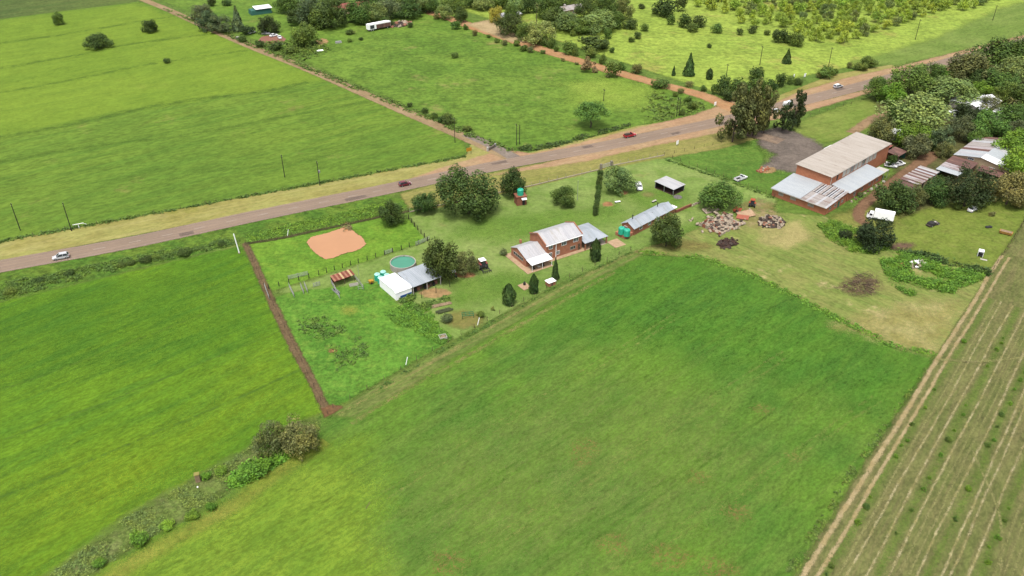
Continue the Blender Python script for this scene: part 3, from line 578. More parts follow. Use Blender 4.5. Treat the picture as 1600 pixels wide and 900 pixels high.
for x, y, rx, ry, m, nm in ((950, 319, 9, 4, bp2, 'orange bare soil on the lawn beside the clipped hedge'), (975, 301, 6, 3, bp2, 'bare soil under the feathery tree'), (1013, 304, 10, 4, grass_mat('worn_lawn', C(158, 146, 92), C(146, 146, 82), big=4, contrast=0.2, feather=2, amp=2, amax=0.7), 'worn patch of lawn below the white pickup'),
                         (1200, 266, 13, 5, bp, 'sandy heap at the edge of the gravel yard'), (1080, 385, 38, 7, grass_mat('worn_brown', C(150, 140, 80), C(140, 128, 74), big=4, contrast=0.25, feather=4, amp=4, amax=0.75), 'brown worn ground beside the cottage tree'), (1108, 300, 12, 4, grass_mat('worn2', C(140, 150, 84), C(128, 140, 76), big=4, feather=3, amp=3, amax=.6), 'thin grass beside the ash tree'),
                         (680, 458, 25, 8, bp, 'sandy ground in front of the open shed'), (728, 430, 16, 4, bp2, 'reddish soil below the olive bush'), (425, 62, 14, 5, plain_mat('red_heap', C(164, 112, 92)), 'red soil clearing beside the dirt road at the top'), (503, 65, 10, 5, bp, 'bare path through the weeds beyond the round bush'),
                         (1345, 447, 34, 17, grass_mat('ash', C(120, 94, 74), C(104, 82, 66), C(138, 130, 84), big=4, contrast=0.35, feather=2.5, amp=4, nscale=0.25, holes=0.45, amax=0.8), 'burnt brown ring on the dry yard'), (1410, 385, 22, 6, grass_mat('ash2', C(130, 104, 84), C(112, 92, 74), big=3, contrast=0.35, feather=2, amp=3, holes=0.4), 'bare brown strip along the weedy fence'),
                         (725, 500, 30, 14, grass_mat('worn_garden', C(160, 166, 92), C(146, 158, 80), big=4, contrast=0.2, feather=3, amp=3, amax=0.8), 'pale worn garden ground around the vegetable frames'), (520, 548, 6, 3, bp2, 'small bare patch in the lower paddock'), (545, 485, 14, 6, grass_mat('yel', C(164, 182, 76), C(150, 176, 70), big=4, feather=3, amp=3, amax=.7), 'yellowed grass in the lower paddock'),
                         (1185, 335, 30, 24, grass_mat('rub_soil', C(180, 160, 116), C(150, 156, 88), big=5, contrast=0.25, feather=3, amp=4, amax=0.8, holes=0.42), 'trampled soil around the ruin')):
    sheet('bare_patch', [(x + rx * math.cos(k * .785), y + ry * math.sin(k * .785)) for k in range(8)], m, nm, 'bare patch', 0.6, 2.0)

# ------------------------------------------------------------------ pond
PONDPX = [(480, 377), (486, 371), (500, 367), (513, 364), (525, 360), (534, 356), (544, 355), (551, 360), (557, 365), (567, 372), (572, 382), (562, 390), (549, 394), (535, 397), (525, 402), (509, 406), (497, 399), (490, 394), (481, 382)]
pw = [G(*p) for p in PONDPX] + [G(*PONDPX[0])]
pr = np.concatenate([np.linspace(pw[i], pw[i + 1], max(2, int(math.dist(pw[i], pw[i + 1]) / .45)), endpoint=False) for i in range(len(pw) - 1)])
pr = pr + RNG.normal(0, 0.11, pr.shape)
sheet('pond_bank', [tuple(p) for p in pr[::4]], grass_mat('wet_bank', C(92, 112, 50), C(120, 98, 62), big=3, contrast=0.35, feather=0.8, amp=1.2, nscale=0.6), 'dark wet bank around the muddy pond', 'bank', 0.5, 1.2, world=True)
zp = layer_z(pr[:, 0], pr[:, 1], 4)
tag(MB().add([(p[0], p[1], zp) for p in pr], [tuple(range(len(pr)))]).build('pond', 'pond'), 'orange-brown muddy pond in the green paddock', 'pond', None, 'structure')

# ------------------------------------------------------------------ foliage
def quads_mesh(name, cen, nrm, size, mat, aspect=1.0, sdattr=False, up=False):
    n = len(cen); nrm = nrm / (np.linalg.norm(nrm, axis=1)[:, None] + 1e-9)
    rv = RNG.normal(0, 1, (n, 3)); t = np.cross(nrm, rv); t /= np.linalg.norm(t, axis=1)[:, None] + 1e-9; b = np.cross(nrm, t)
    s = size[:, None] * 0.5; V = np.empty((n, 4, 3))
    k1 = RNG.uniform(0.6, 1.25, (n, 1)); k2 = RNG.uniform(0.6, 1.25, (n, 1))
    V[:, 0] = cen - t * s - b * s * k1; V[:, 1] = cen + t * s * k2 - b * s * 0.8; V[:, 2] = cen + t * s * k1 + b * s; V[:, 3] = cen - t * s * k2 + b * s * k2
    me = bpy.data.meshes.new(name); me.vertices.add(4 * n); me.vertices.foreach_set('co', V.reshape(-1).astype(np.float32))
    me.loops.add(4 * n); me.loops.foreach_set('vertex_index', np.arange(4 * n, dtype=np.int32))
    me.polygons.add(n); me.polygons.foreach_set('loop_start', np.arange(0, 4 * n, 4, dtype=np.int32))
    me.update(calc_edges=True); me.materials.append(mat)
    if sdattr:
        at = me.attributes.new("sd", 'FLOAT', 'POINT'); at.data.foreach_set('value', np.full(4 * n, 8, np.float32))
    return me
def crown(kind, n, leaf, seed):
    R = np.random.default_rng(seed); cen = []; nr = []
    def lobe(c, r, m, sq=1.0):
        d = R.normal(0, 1, (m, 3)); d /= np.linalg.norm(d, axis=1)[:, None]
        rad = r * (1 - 0.45 * R.random(m) ** 2.2 + R.normal(0, 0.06, m))
        p = c + d * rad[:, None] * np.array([1, 1, sq]); cen.append(p); nr.append(d * 0.8 + np.array([0, 0, 0.35]) + R.normal(0, 0.45, (m, 3)))
    def sph(zmin=-1.0, zmax=1.0):
        z = R.uniform(zmin, zmax); a = R.uniform(0, 6.283); q = math.sqrt(max(0, 1 - z * z)); return np.array([q * math.cos(a), q * math.sin(a), z])
    L = []
    if kind == 'round': L = [(sph(-0.55, 1) * R.uniform(0.45, 0.82), R.uniform(0.15, 0.38)) for _ in range(30)] + [(np.zeros(3), 0.5)]
    elif kind == 'spread': L = [(sph(-0.15, 1) * np.array([R.uniform(.45, .85)] * 2 + [0.6]), R.uniform(0.14, 0.32)) for _ in range(38)] + [(np.array([0, 0, 0.1]), 0.48)]
    elif kind == 'lobed': L = [(np.array([-.38, 0, .12]) + sph(-.5, 1) * R.uniform(.3, .48), R.uniform(.18, .3)) for _ in range(16)] + [(np.array([.4, 0, 0]) + sph(-.6, 1) * R.uniform(.3, .45), R.uniform(.18, .3)) for _ in range(16)] + [(np.array([-.35, 0, 0]), .45), (np.array([.4, 0, -.1]), .42)]
    elif kind == 'gum': L = [(np.array([R.normal(0, .38), R.normal(0, .38), z]), R.uniform(0.17, 0.32) * (1.1 - 0.35 * abs(z))) for z in np.linspace(-0.85, 0.85, 22)]
    elif kind == 'feathery': L = [(sph(-0.45, 1) * R.uniform(0.45, 0.82), R.uniform(0.14, 0.28)) for _ in range(36)] + [(np.array([0, 0, -.1]), 0.5)]
    elif kind == 'bush': L = [(sph(-0.3, 0.9) * R.uniform(0.3, 0.6), R.uniform(0.3, 0.48)) for _ in range(10)] + [(np.array([0, 0, -0.2]), 0.6)]
    elif kind == 'sparse': L = [(sph(-0.5, 1) * R.uniform(0.35, 0.75), R.uniform(0.16, 0.34)) for _ in range(13)]
    elif kind in ('cypress', 'conifer'):
        z = R.random(n) ** (1.15 if kind == 'conifer' else 1.0); a = R.uniform(0, 6.283, n)
        prof = (1 - (np.abs(2 * z - 0.8) / 1.2) ** 2.6) if kind == 'cypress' else (1 - z) ** 0.85 * np.minimum(1, .5 + z * 5)
        wob = 1 + 0.16 * np.sin(a * 3 + z * 9 + seed) + R.normal(0, 0.06, n); rr = prof * wob * (1 - 0.3 * R.random(n) ** 2)
        p = np.stack([rr * np.cos(a), rr * np.sin(a), z * 2 - 1], 1); d = np.stack([np.cos(a), np.sin(a), np.full(n, .5)], 1) + R.normal(0, .4, (n, 3))
        return quads_mesh(kind + '_crown', p, d, R.uniform(.6, 1.4, n) * leaf, LEAF)
    if L:
        A = sum(r * r for _, r in L)
        for c, r in L: lobe(c, r, max(8, int(n * r * r / A)))
    P = np.concatenate(cen); D = np.concatenate(nr)
    for ax in range(3):   # fill the unit box so that sizes below are true sizes
        lo, hi = np.percentile(P[:, ax], (1.5, 98.5)); P[:, ax] = (P[:, ax] - (lo + hi) / 2) / ((hi - lo) / 2) * 0.97
    return quads_mesh(kind + '_crown', P, D, R.uniform(.55, 1.45, len(P)) * leaf, LEAF)
PROTO = {}
for kd, n, leaf, cnt in (('round', 6200, .066, 5), ('spread', 6600, .06, 4), ('lobed', 8000, .055, 1), ('gum', 3600, .07, 5), ('feathery', 5200, .058, 4), ('bush', 1500, .12, 6), ('sparse', 1300, .11, 6), ('cypress', 1600, .16, 3), ('conifer', 1500, .17, 3)):
    PROTO[kd] = [crown(kd, n, leaf, 100 + 13 * i + len(kd)) for i in range(cnt)]
def trunk_mesh(seed):
    R = random.Random(seed); m = MB(); p = Vector((0, 0, -0.03)); r = 0.06
    pts = [p]
    for i in range(1, 5): pts.append(Vector((R.uniform(-.04, .04), R.uniform(-.04, .04), i * 0.22)))
    for i in range(4): m.tube(pts[i], pts[i + 1], r * (1 - i * .17), r * (1 - (i + 1) * .17), 7, False)
    for k in range(5):
        a = k * 1.256 + R.uniform(-.4, .4); q = pts[2 + k % 3]
        e = q + Vector((math.cos(a) * .45, math.sin(a) * .45, R.uniform(.25, .5))); md = (q + e) / 2 + Vector((0, 0, -.04))
        m.tube(q, md, .026, .018, 5, False); m.tube(md, e, .018, .006, 5, False)
    return m.mesh('trunk', 'bark', True)
TRUNKS = [trunk_mesh(i) for i in range(4)]
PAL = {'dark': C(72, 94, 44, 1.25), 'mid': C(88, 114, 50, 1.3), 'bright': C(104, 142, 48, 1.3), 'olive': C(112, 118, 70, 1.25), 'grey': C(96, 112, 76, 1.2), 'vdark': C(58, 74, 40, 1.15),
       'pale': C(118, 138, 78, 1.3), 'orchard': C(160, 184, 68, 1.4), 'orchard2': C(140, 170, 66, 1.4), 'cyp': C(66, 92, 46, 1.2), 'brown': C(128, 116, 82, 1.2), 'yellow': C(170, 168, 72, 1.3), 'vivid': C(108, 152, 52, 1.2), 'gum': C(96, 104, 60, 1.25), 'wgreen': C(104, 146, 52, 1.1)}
_ti = [0]; FOL = 1.22
def solve(x, yt, yb, w, trunk, tall):
    hp = (yb - yt) / 2; yc = (yt + yb) / 2; bp = w / 2; zc = 2.0
    for _ in range(5):
        X, Y = G(x, yc, zc); k = ppm(X, Y, zc); phi = math.atan2(CAMH - zc, math.hypot(X, Y))
        b = bp / k; a = math.sqrt(max(hp * hp - (bp * math.sin(phi)) ** 2, (0.5 * hp) ** 2)) / math.cos(phi) / k
        a = max(a, 0.45 * b); a = min(a, (6 if tall else 1.5) * b); zc = trunk + a * (1.0 if tall else 0.93)
    return X, Y, zc, a, b
def tree(x, yt, yb, w, kind, col, trunk, label, cat='tree', group=None, name='tree'):
    tall = kind in ('cypress', 'conifer', 'gum')
    if w >= 30 and yb - yt > 0.55 * w and not tall: trunk += 0.3
    X, Y, zc, a, b = solve(x, yt, yb, w, trunk, tall); i = _ti[0]; _ti[0] += 1
    pr = PROTO[kind]; pm = pr[i % len(pr)]; rz = 0.0 if kind == 'lobed' else (i * 2.399) % 6.283
    col = PAL[col] if isinstance(col, str) else col
    j = FOL * random.uniform(0.82, 1.26); c4 = (col[0] * j * random.uniform(.88, 1.12), col[1] * j, col[2] * j, 1)
    if kind == 'bush' or trunk == 0:
        o = link(name, pm, None, (X, Y, zc), rz, (b * 1.02, b * 1.02, a)); o.color = c4
        return tag(o, label, cat, group)
    root = empty(name, (X, Y, 0), 0, label, cat, group)
    cr = link('crown', pm, root, (0, 0, zc), rz, (b * 1.02, b * 1.02, a)); cr.color = c4
    t = link('trunk', TRUNKS[i % 4], root, (0, 0, 0), rz, (max(b, 1.6), max(b, 1.6), zc))
    return root

LB = 'tree'
TREES = [
 # homestead
 (611, 316, 350, 36, 'round', 'dark', .6, 'round dark tree at the top corner of the pond paddock'), (663, 301, 331, 36, 'round', 'dark', .6, 'small round dark tree left of the great double-crowned tree'),
 (731, 267, 336, 88, 'lobed', 'dark', .8, 'great double-crowned dark tree on the homestead lawn'), (803, 266, 306, 38, 'round', 'dark', .8, 'dark tree right behind the brick pump house'),
 (881, 292, 321, 33, 'round', 'mid', .4, 'round mid-green tree alone on the lawn behind the farmhouse'), (968, 260, 298, 50, 'feathery', 'pale', .8, 'feathery pale tree beside the parked white double cab'),
 (688, 374, 436, 48, 'round', 'dark', 1.2, 'tall dark tree leaning over the open grey shed roof'), (728, 394, 428, 36, 'feathery', 'olive', .3, 'olive bushy tree between the shed and the red tractor'),
 (1043, 338, 385, 48, 'round', 'dark', .6, 'dark tree in front of the long cottage'), (1127, 283, 325, 60, 'spread', 'mid', .6, 'wide tree overhanging the ruin and its rubble'),
 (924, 159, 184, 46, 'spread', 'mid', 4.6, 'flat-crowned tree with bare trunk beside the tar road'),
 # cypresses
 (795, 443, 476, 20, 'cypress', 'cyp', 0, 'stout cypress nearest the vegetable garden'), (834, 428, 458, 14, 'cypress', 'cyp', 0, 'narrow cypress beside the paved braai slab'),
 (868, 403, 437, 13, 'conifer', 'cyp', 0, 'pointed cone cypress in front of the farmhouse veranda'), (931, 373, 408, 16, 'cypress', 'cyp', 0, 'cypress in front of the farmhouse car port wing'),
 # left pasture
 (89, 20, 36, 18, 'round', 'mid', 1.0, 'lone little tree highest up in the left pasture'), (151, 53, 74, 39, 'spread', 'dark', 0.4, 'wide dark tree in the left pasture'), (232, 32, 50, 22, 'round', 'dark', .3, 'round dark tree in the left pasture nearest the dirt road'),
 (261, 91, 99, 11, 'bush', 'dark', 0, 'single small bush in the middle of the left pasture'),
 # gum grove and neighbours on the road
 (1150, 147, 217, 52, 'gum', 'gum', 1.5, 'leftmost tall gum of the roadside grove'), (1166, 130, 211, 46, 'gum', 'gum', 1.5, 'tallest gum in the middle of the roadside grove'), (1184, 132, 208, 44, 'gum', 'gum', 1.5, 'broad gum on the right of the roadside grove'), (1199, 148, 202, 30, 'gum', 'gum', 1.5, 'slim gum at the right end of the roadside grove'),
 (1244, 144, 196, 28, 'gum', 'vdark', 1.0, 'tall narrow dark tree right of the gum grove'), (1226, 162, 202, 34, 'gum', 'vdark', 0.8, 'shorter dark tree half hiding the white vehicles on the road'),
 # veld conifers
 (1078, 84, 118, 19, 'conifer', 'cyp', 0, 'largest conical conifer in the bright veld'), (1231, 77, 99, 15, 'conifer', 'cyp', 0, 'conical conifer in the veld below the orchard'), (1053, 103, 118, 7, 'conifer', 'cyp', 0, 'tiny thin conifer left of the largest conifer'), (1109, 107, 124, 10, 'cypress', 'cyp', 0, 'small blunt conifer right of the largest conifer'),
 # right-hand cluster
 (1373, 121, 152, 38, 'spread', 'mid', 1.4, 'leftmost roadside tree of the right-hand wood'), (1424, 102, 148, 62, 'spread', 'mid', 1.2, 'broad roadside tree of the right-hand wood'), (1393, 131, 160, 38, 'round', 'bright', .6, 'low tree under the leftmost roadside trees of the wood'),
 (1487, 122, 162, 76, 'spread', 'pale', 1.2, 'wide umbrella tree before the white roofs in the wood'), (1437, 147, 200, 94, 'spread', 'pale', 1.2, 'largest pale umbrella tree above the warehouse'), (1378, 186, 219, 36, 'round', 'olive', .5, 'olive tree behind the far end of the warehouse'),
 (1425, 192, 230, 48, 'round', 'bright', .5, 'brighter green tree between warehouse and umbrella tree'), (1433, 210, 244, 38, 'round', 'grey', .6, 'grey-green ball-shaped tree at the end of the warehouse'), (1472, 198, 234, 36, 'feathery', 'grey', .5, 'feathery grey tree at the head of the red drive'), (1478, 222, 246, 25, 'feathery', 'olive', .3, 'small feathery tree below the feathery grey one'),
 (1503, 182, 217, 40, 'feathery', 'grey', .6, 'round grey-leaved tree above the patched shed'), (1515, 84, 128, 66, 'spread', 'olive', 1.2, 'large tree of the wood close under the tar road'), (1560, 62, 108, 76, 'spread', 'mid', 1.2, 'large dark tree at the upper right edge of the wood'), (1598, 60, 110, 60, 'spread', 'mid', 1.2, 'tree cut by the right edge high in the wood'),
 (1590, 92, 132, 58, 'spread', 'pale', 1.0, 'middle tree at the right edge of the wood'), (1530, 108, 136, 42, 'round', 'dark', .6, 'dark tree in the heart of the wood'), (1535, 128, 148, 28, 'round', 'bright', .3, 'small bright green tree above the white roofs'), (1575, 128, 160, 36, 'feathery', 'mid', .6, 'loose tree right of the white roofs'), (1565, 112, 142, 48, 'round', 'mid', .6, 'mid-green tree behind the palm in the wood'),
 (1514, 163, 192, 42, 'round', 'vdark', .5, 'very dark tree just below the white roofs'), (1547, 175, 214, 54, 'round', 'mid', .6, 'broad tree above the ridge of the patched shed'), (1588, 165, 200, 52, 'round', 'mid', .6, 'leafy tree at the right edge beyond the patched shed'), (1592, 190, 216, 40, 'feathery', 'grey', .4, 'grey bush-like tree at the right edge'), (1480, 107, 125, 38, 'round', 'bright', .4, 'bright low tree between the roadside trees'), (1462, 128, 152, 34, 'round', 'mid', .5, 'tree tucked behind the pale umbrella tree'),
 (1590, 205, 248, 56, 'round', 'bright', .8, 'leafy light green tree over the patched shed roof'), (1592, 234, 278, 50, 'round', 'bright', .6, 'light green tree at the right end of the patched shed'), (1516, 262, 323, 62, 'feathery', 'vdark', .8, 'blackish tree in front of the patched shed'), (1466, 282, 318, 40, 'round', 'dark', .4, 'neat round green tree beside the blackish tree'),
 (1535, 302, 321, 21, 'feathery', 'mid', .3, 'small shrubby tree above the white saloon'), (1580, 272, 320, 56, 'round', 'olive', .6, 'olive tree at the right edge above the mown lawn'), (1399, 286, 330, 56, 'round', 'dark', .6, 'dark tree directly behind the white box truck'), (1430, 288, 322, 36, 'feathery', 'olive', .4, 'loose olive tree below the small rusty roof'), (1368, 347, 388, 52, 'round', 'vdark', .3, 'dark tree in front of the white box truck'), (1394, 238, 262, 13, 'sparse', 'dark', .8, 'little tree growing among the white cars by the warehouse'),
 (1410, 165, 196, 40, 'round', 'mid', .6, 'tree left of the largest umbrella tree'), (1455, 100, 125, 40, 'round', 'mid', .6, 'tree beyond the broad roadside tree'), (1550, 150, 176, 36, 'feathery', 'olive', .5, 'loose tree between the white roofs and the palm'), (1610, 130, 170, 50, 'round', 'mid', .6, 'tree mostly outside the right edge'), (1530, 205, 228, 30, 'round', 'mid', .4, 'low tree at the back wall of the patched shed'), (1455, 205, 232, 28, 'round', 'dark', .4, 'small dark tree between two grey ones'),
 # foreground shrubs
 (422, 656, 708, 46, 'feathery', 'olive', 0.2, 'left of the two olive thorn bushes by the ditch'), (468, 656, 710, 56, 'feathery', 'olive', 0.2, 'right, wider of the two thorn bushes by the ditch'),
 # top belt, left smallholding
 (313, 8, 30, 30, 'round', 'grey', .5, 'grey-green tree at the left end of the top hedge'), (326, 18, 46, 36, 'feathery', 'grey', .5, 'loose grey tree second along the top hedge'), (346, 25, 49, 34, 'feathery', 'grey', .4, 'loose grey tree third along the top hedge'), (370, 11, 48, 20, 'conifer', 'grey', 0, 'grey pointed conifer by the top dirt road'), (330, -4, 10, 12, 'bush', 'dark', 0, 'small bush at the top edge above the hedge'), (355, 0, 9, 14, 'bush', 'dark', 0, 'dark bush at the top edge left of the green shed'), (387, 41, 54, 22, 'bush', 'vdark', 0, 'dark bush beside the parked wrecks'),
 (418, 26, 52, 28, 'round', 'vdark', .3, 'ball-shaped dark tree by the red soil clearing'), (474, 39, 71, 38, 'round', 'mid', .3, 'round tree standing in the weeds below the thicket'),
]
for t in TREES: tree(*t)
GRP = [
 ('trees of the top thicket', 'tall dense tree of the thicket round the red-roofed house', [(449, -8, 17, 36), (466, 14, 34, 36), (488, -6, 38, 50), (515, -2, 40, 46), (500, 10, 40, 40), (533, 14, 34, 20), (560, 3, 33, 40), (585, 6, 33, 36), (608, -4, 26, 40), (635, -4, 25, 44), (655, -6, 16, 30), (575, -14, 10, 40), (620, -16, 6, 44), (520, -18, 4, 40), (475, -18, 2, 40)], ('round', 'feathery'), ('mid', 'grey', 'pale', 'dark'), 1.0),
 ('trees of the wooded smallholding', 'leafy tree of the wooded smallholding above the red dirt road', [(672, -3, 18, 26), (695, 8, 28, 26), (708, -6, 14, 36), (720, 12, 33, 20), (757, -8, 12, 36), (735, -10, 8, 30), (808, -6, 20, 30), (826, -6, 18, 24), (794, 25, 52, 42), (822, 36, 60, 30), (842, 34, 67, 50), (857, -4, 26, 38), (888, 20, 47, 50), (913, 0, 28, 30), (935, 20, 48, 46), (946, -4, 30, 36), (974, -4, 28, 32), (868, 12, 40, 34), (905, 30, 50, 34), (920, -14, 10, 44), (880, -14, 8, 40), (960, -16, 10, 40), (785, -12, 10, 30), (840, -14, 6, 40), (960, 18, 42, 28), (800, 8, 34, 24)], ('round', 'feathery', 'spread'), ('mid', 'dark', 'mid', 'pale'), 0.8),
]
ORD = 'first second third fourth fifth sixth seventh eighth ninth tenth eleventh twelfth thirteenth fourteenth fifteenth sixteenth seventeenth eighteenth nineteenth twentieth twenty-first twenty-second twenty-third twenty-fourth twenty-fifth twenty-sixth twenty-seventh twenty-eighth twenty-ninth thirtieth thirty-first'.split()
for g, lb0, L, kinds, cols, tr in GRP:
    L = sorted(L)
    for i, (x, a, b, w) in enumerate(L):
        lb = lb0 + ', ' + ORD[i] + ' from the left'
        tree(x, a, b, w, kinds[i % len(kinds)], cols[(i * 7) % len(cols)], tr, lb, 'tree', g)
tree(774, 12, 34, 19, 'round', 'yellow', .5, 'yellow-tinged tree beside the pale far roof')
tree(849, 56, 71, 14, 'bush', 'mid', 0, 'left of two round bushes at the foot of the wood', name='bush', cat='bush'); tree(861, 58, 75, 13, 'bush', 'mid', 0, 'right of two round bushes at the foot of the wood', name='bush', cat='bush')
BUSH = [
 ('bushes along the red dirt road', 'green bush beside the red dirt road', [(682, 21, 30, 9), (712, 33, 46, 14), (728, 38, 47, 8), (742, 47, 56, 8), (764, 54, 59, 7), (776, 60, 67, 8), (788, 63, 71, 9), (807, 63, 72, 11), (818, 70, 80, 12), (829, 73, 82, 10), (848, 78, 84, 8), (890, 65, 86, 20), (869, 71, 81, 8), (899, 74, 88, 10), (923, 75, 90, 18), (942, 84, 101, 11), (958, 96, 121, 23), (972, 97, 110, 11), (995, 100, 115, 16), (1033, 125, 138, 26), (1077, 127, 136, 11), (1099, 133, 143, 10), (1063, 138, 146, 10), (1055, 144, 151, 8), (1075, 150, 160, 11), (1082, 159, 171, 14), (1065, 171, 180, 11), (880, 91, 96, 6), (901, 97, 101, 6), (950, 117, 121, 8)], 'mid'),
 ('bushes scattered in the bright veld', 'rounded bush scattered in the bright veld', [(928, 57, 79, 38), (944, 62, 76, 16), (950, 45, 61, 12), (895, 48, 57, 9), (986, 30, 46, 22), (1007, 37, 49, 12), (997, 50, 61, 12), (956, 74, 83, 8), (987, 58, 66, 10), (1040, -2, 25, 32), (1064, -4, 18, 16), (1024, 14, 22, 10), (1048, 24, 39, 12), (1071, 21, 44, 19), (1093, 25, 42, 23), (1083, 36, 50, 17), (1120, 38, 52, 17), (1156, 45, 55, 10), (1199, 47, 55, 10), (1217, 46, 67, 20), (1231, 52, 68, 16), (1247, 52, 73, 22), (1108, 68, 75, 7), (1003, 6, 14, 10), (1176, 40, 52, 14)], 'dark'),
 ('bushes behind the gum grove', 'dark bush of the hedge behind the gum grove', [(1132, 120, 150, 21), (1155, 126, 152, 32), (1117, 132, 148, 11), (1183, 105, 126, 22), (1189, 122, 150, 27), (1208, 125, 143, 14), (1220, 115, 136, 16), (1236, 119, 132, 12), (1247, 122, 133, 12), (1140, 140, 158, 20), (1172, 126, 148, 20)], 'dark'),
 ('bushes on the far road verge', 'bush on the far verge near the silver estate car', [(1290, 104, 122, 26), (1280, 113, 122, 10), (1345, 98, 110, 20), (1356, 88, 106, 24), (1303, 107, 118, 12), (1328, 97, 107, 8)], 'mid'),
 ('weedy bushes below the tar road', 'low dark bush in the verge below the tar road', [(228, 400, 411, 18), (245, 397, 405, 13), (289, 388, 400, 21), (205, 407, 414, 12), (190, 410, 417, 12), (108, 422, 430, 15), (62, 434, 441, 13), (15, 451, 459, 18), (347, 377, 385, 12)], 'dark'),
 ('clumps along the weedy ditch', 'leafy clump growing in the weedy ditch', [(217, 831, 855, 25), (385, 728, 750, 30), (405, 716, 742, 32), (300, 796, 812, 20), (330, 783, 798, 16), (262, 812, 828, 20), (345, 728, 743, 18), (322, 737, 750, 14), (155, 872, 887, 18)], 'vivid'),
 ('bushes beside the straight dirt road', 'weedy bush at the edge of the straight dirt road', [(700, 178, 194, 20), (690, 182, 192, 12), (730, 196, 205, 14), (680, 176, 186, 10), (664, 168, 178, 10), (640, 160, 167, 8), (430, 66, 78, 22), (455, 72, 84, 18), (405, 64, 74, 14), (378, 56, 66, 14)], 'dark'),
 ('bushes in the middle paddock', 'small bush in the rough middle paddock', [(711, 82, 91, 11), (547, 46, 54, 14), (546, 60, 66, 8), (564, 58, 63, 7), (641, 35, 43, 9), (610, 28, 42, 12), (600, 26, 40, 14)], 'dark'),
 ('shrubs around the rusty shed', 'weedy shrub beside the warehouse drive', [(1362, 264, 274, 12), (1344, 300, 308, 8), (1495, 318, 328, 12), (1550, 330, 338, 10)], 'mid'),
]
for g, lb0, L, c in BUSH:
    L = sorted(L)
    for i, (x, a, b, w) in enumerate(L):
        lb = lb0 + ', ' + ORD[i] + ' from the left'
        cc = c if i % 3 else {'mid': 'olive', 'dark': 'mid', 'vivid': 'bright'}[c]
        tree(x, a, b, w, 'bush', cc, 0, lb, 'bush', g, 'bush')
tree(920, 90, 113, 25, 'sparse', 'brown', 0, 'brownish bare-looking bush across the red dirt road', 'bush', None, 'bush')
for i, (x, y) in enumerate([(938, 270), (937, 278), (936, 286), (935.5, 294), (934.5, 302), (933.5, 309), (932.5, 316), (931.5, 323), (930.5, 331)]):
    tree(x, y - 5, y + 6, 9, 'bush', 'dark', 0, ORD[i] + ' clipped shrub from the gate in the straight hedge row', 'shrub', 'clipped hedge row on the lawn', 'hedge_shrub')
for x, a, b, w, l in ((810, 468, 474, 8, 'grey'), ):
    pass
tree(752, 486, 496, 13, 'bush', 'mid', 0, 'small round garden bush beside the green frame', 'bush', None, 'bush')
tree(770, 474, 490, 6, 'sparse', 'pale', 0, 'thin pale shrub by the lane fence below the garden', 'bush', None, 'bush')
tree(698, 490, 505, 16, 'bush', 'grey', 0, 'grey garden clump below the old logs', 'bush', None, 'bush')
tree(1322, 360, 375, 18, 'bush', 'vdark', 0, 'blackish bush at the left of the weed patch', 'bush', None, 'bush')
# orchard in rows, its sunlit look carried by the leaf colour
OP = [G(*p) for p in [(1075, 14), (1110, 18), (1128, 30), (1152, 36), (1178, 44), (1200, 46), (1262, 66), (1300, 72), (1342, 62), (1400, 46), (1480, 24), (1565, 0), (1640, -26), (1060, -26)]]
ra = math.radians(40); cu, su = math.cos(ra), math.sin(ra); no = 0
for i in range(-40, 60):
    for j in range(-40, 60):
        x0 = G(1250, 0); gx, gy = i * 9.6, j * 9.0
        X = x0[0] + gx * cu - gy * su + random.uniform(-1, 1); Y = x0[1] + gx * su + gy * cu + random.uniform(-1, 1)
        if not inside(np.array([X]), np.array([Y]), OP)[0] or random.random() < 0.07 or no >= 290: continue
        no += 1; b = random.uniform(2.0, 3.4); a = b * random.uniform(.75, 1.0)
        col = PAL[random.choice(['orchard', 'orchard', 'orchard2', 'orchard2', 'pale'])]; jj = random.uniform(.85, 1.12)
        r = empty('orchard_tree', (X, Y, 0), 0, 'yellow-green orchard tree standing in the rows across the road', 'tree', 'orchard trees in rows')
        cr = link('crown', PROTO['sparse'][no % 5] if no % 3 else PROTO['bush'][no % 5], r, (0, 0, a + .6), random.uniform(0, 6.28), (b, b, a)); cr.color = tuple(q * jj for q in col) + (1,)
        link('trunk', TRUNKS[no % 4], r, (0, 0, 0), 0, (b * .7, b * .7, a + .4))
# saplings in the rows on the right
ns = 0
for off in ROWS:
    for s in range(-6, 110, 4):
        if random.random() < 0.45: continue
        sj = s + random.uniform(-1.4, 1.4); oj = off + random.uniform(-.4, .4)
        X = t0[0] + vv[0] * oj + u[0] * sj; Y = t0[1] + vv[1] * oj + u[1] * sj
        r_ = random.uniform(.28, .6); o = link('sapling', PROTO['sparse' if ns % 2 else 'bush'][ns % 5], None, (X, Y, r_ * .8), random.uniform(0, 6.28), (r_, r_, r_ * 1.1)); ns += 1
        c = tuple(1.15 * q for q in PAL[random.choice(['vivid', 'bright', 'mid', 'bright'])]); o.color = c + (1,); tag(o, 'young sapling in the straw-lined rows on the right', 'sapling', 'saplings planted in rows')
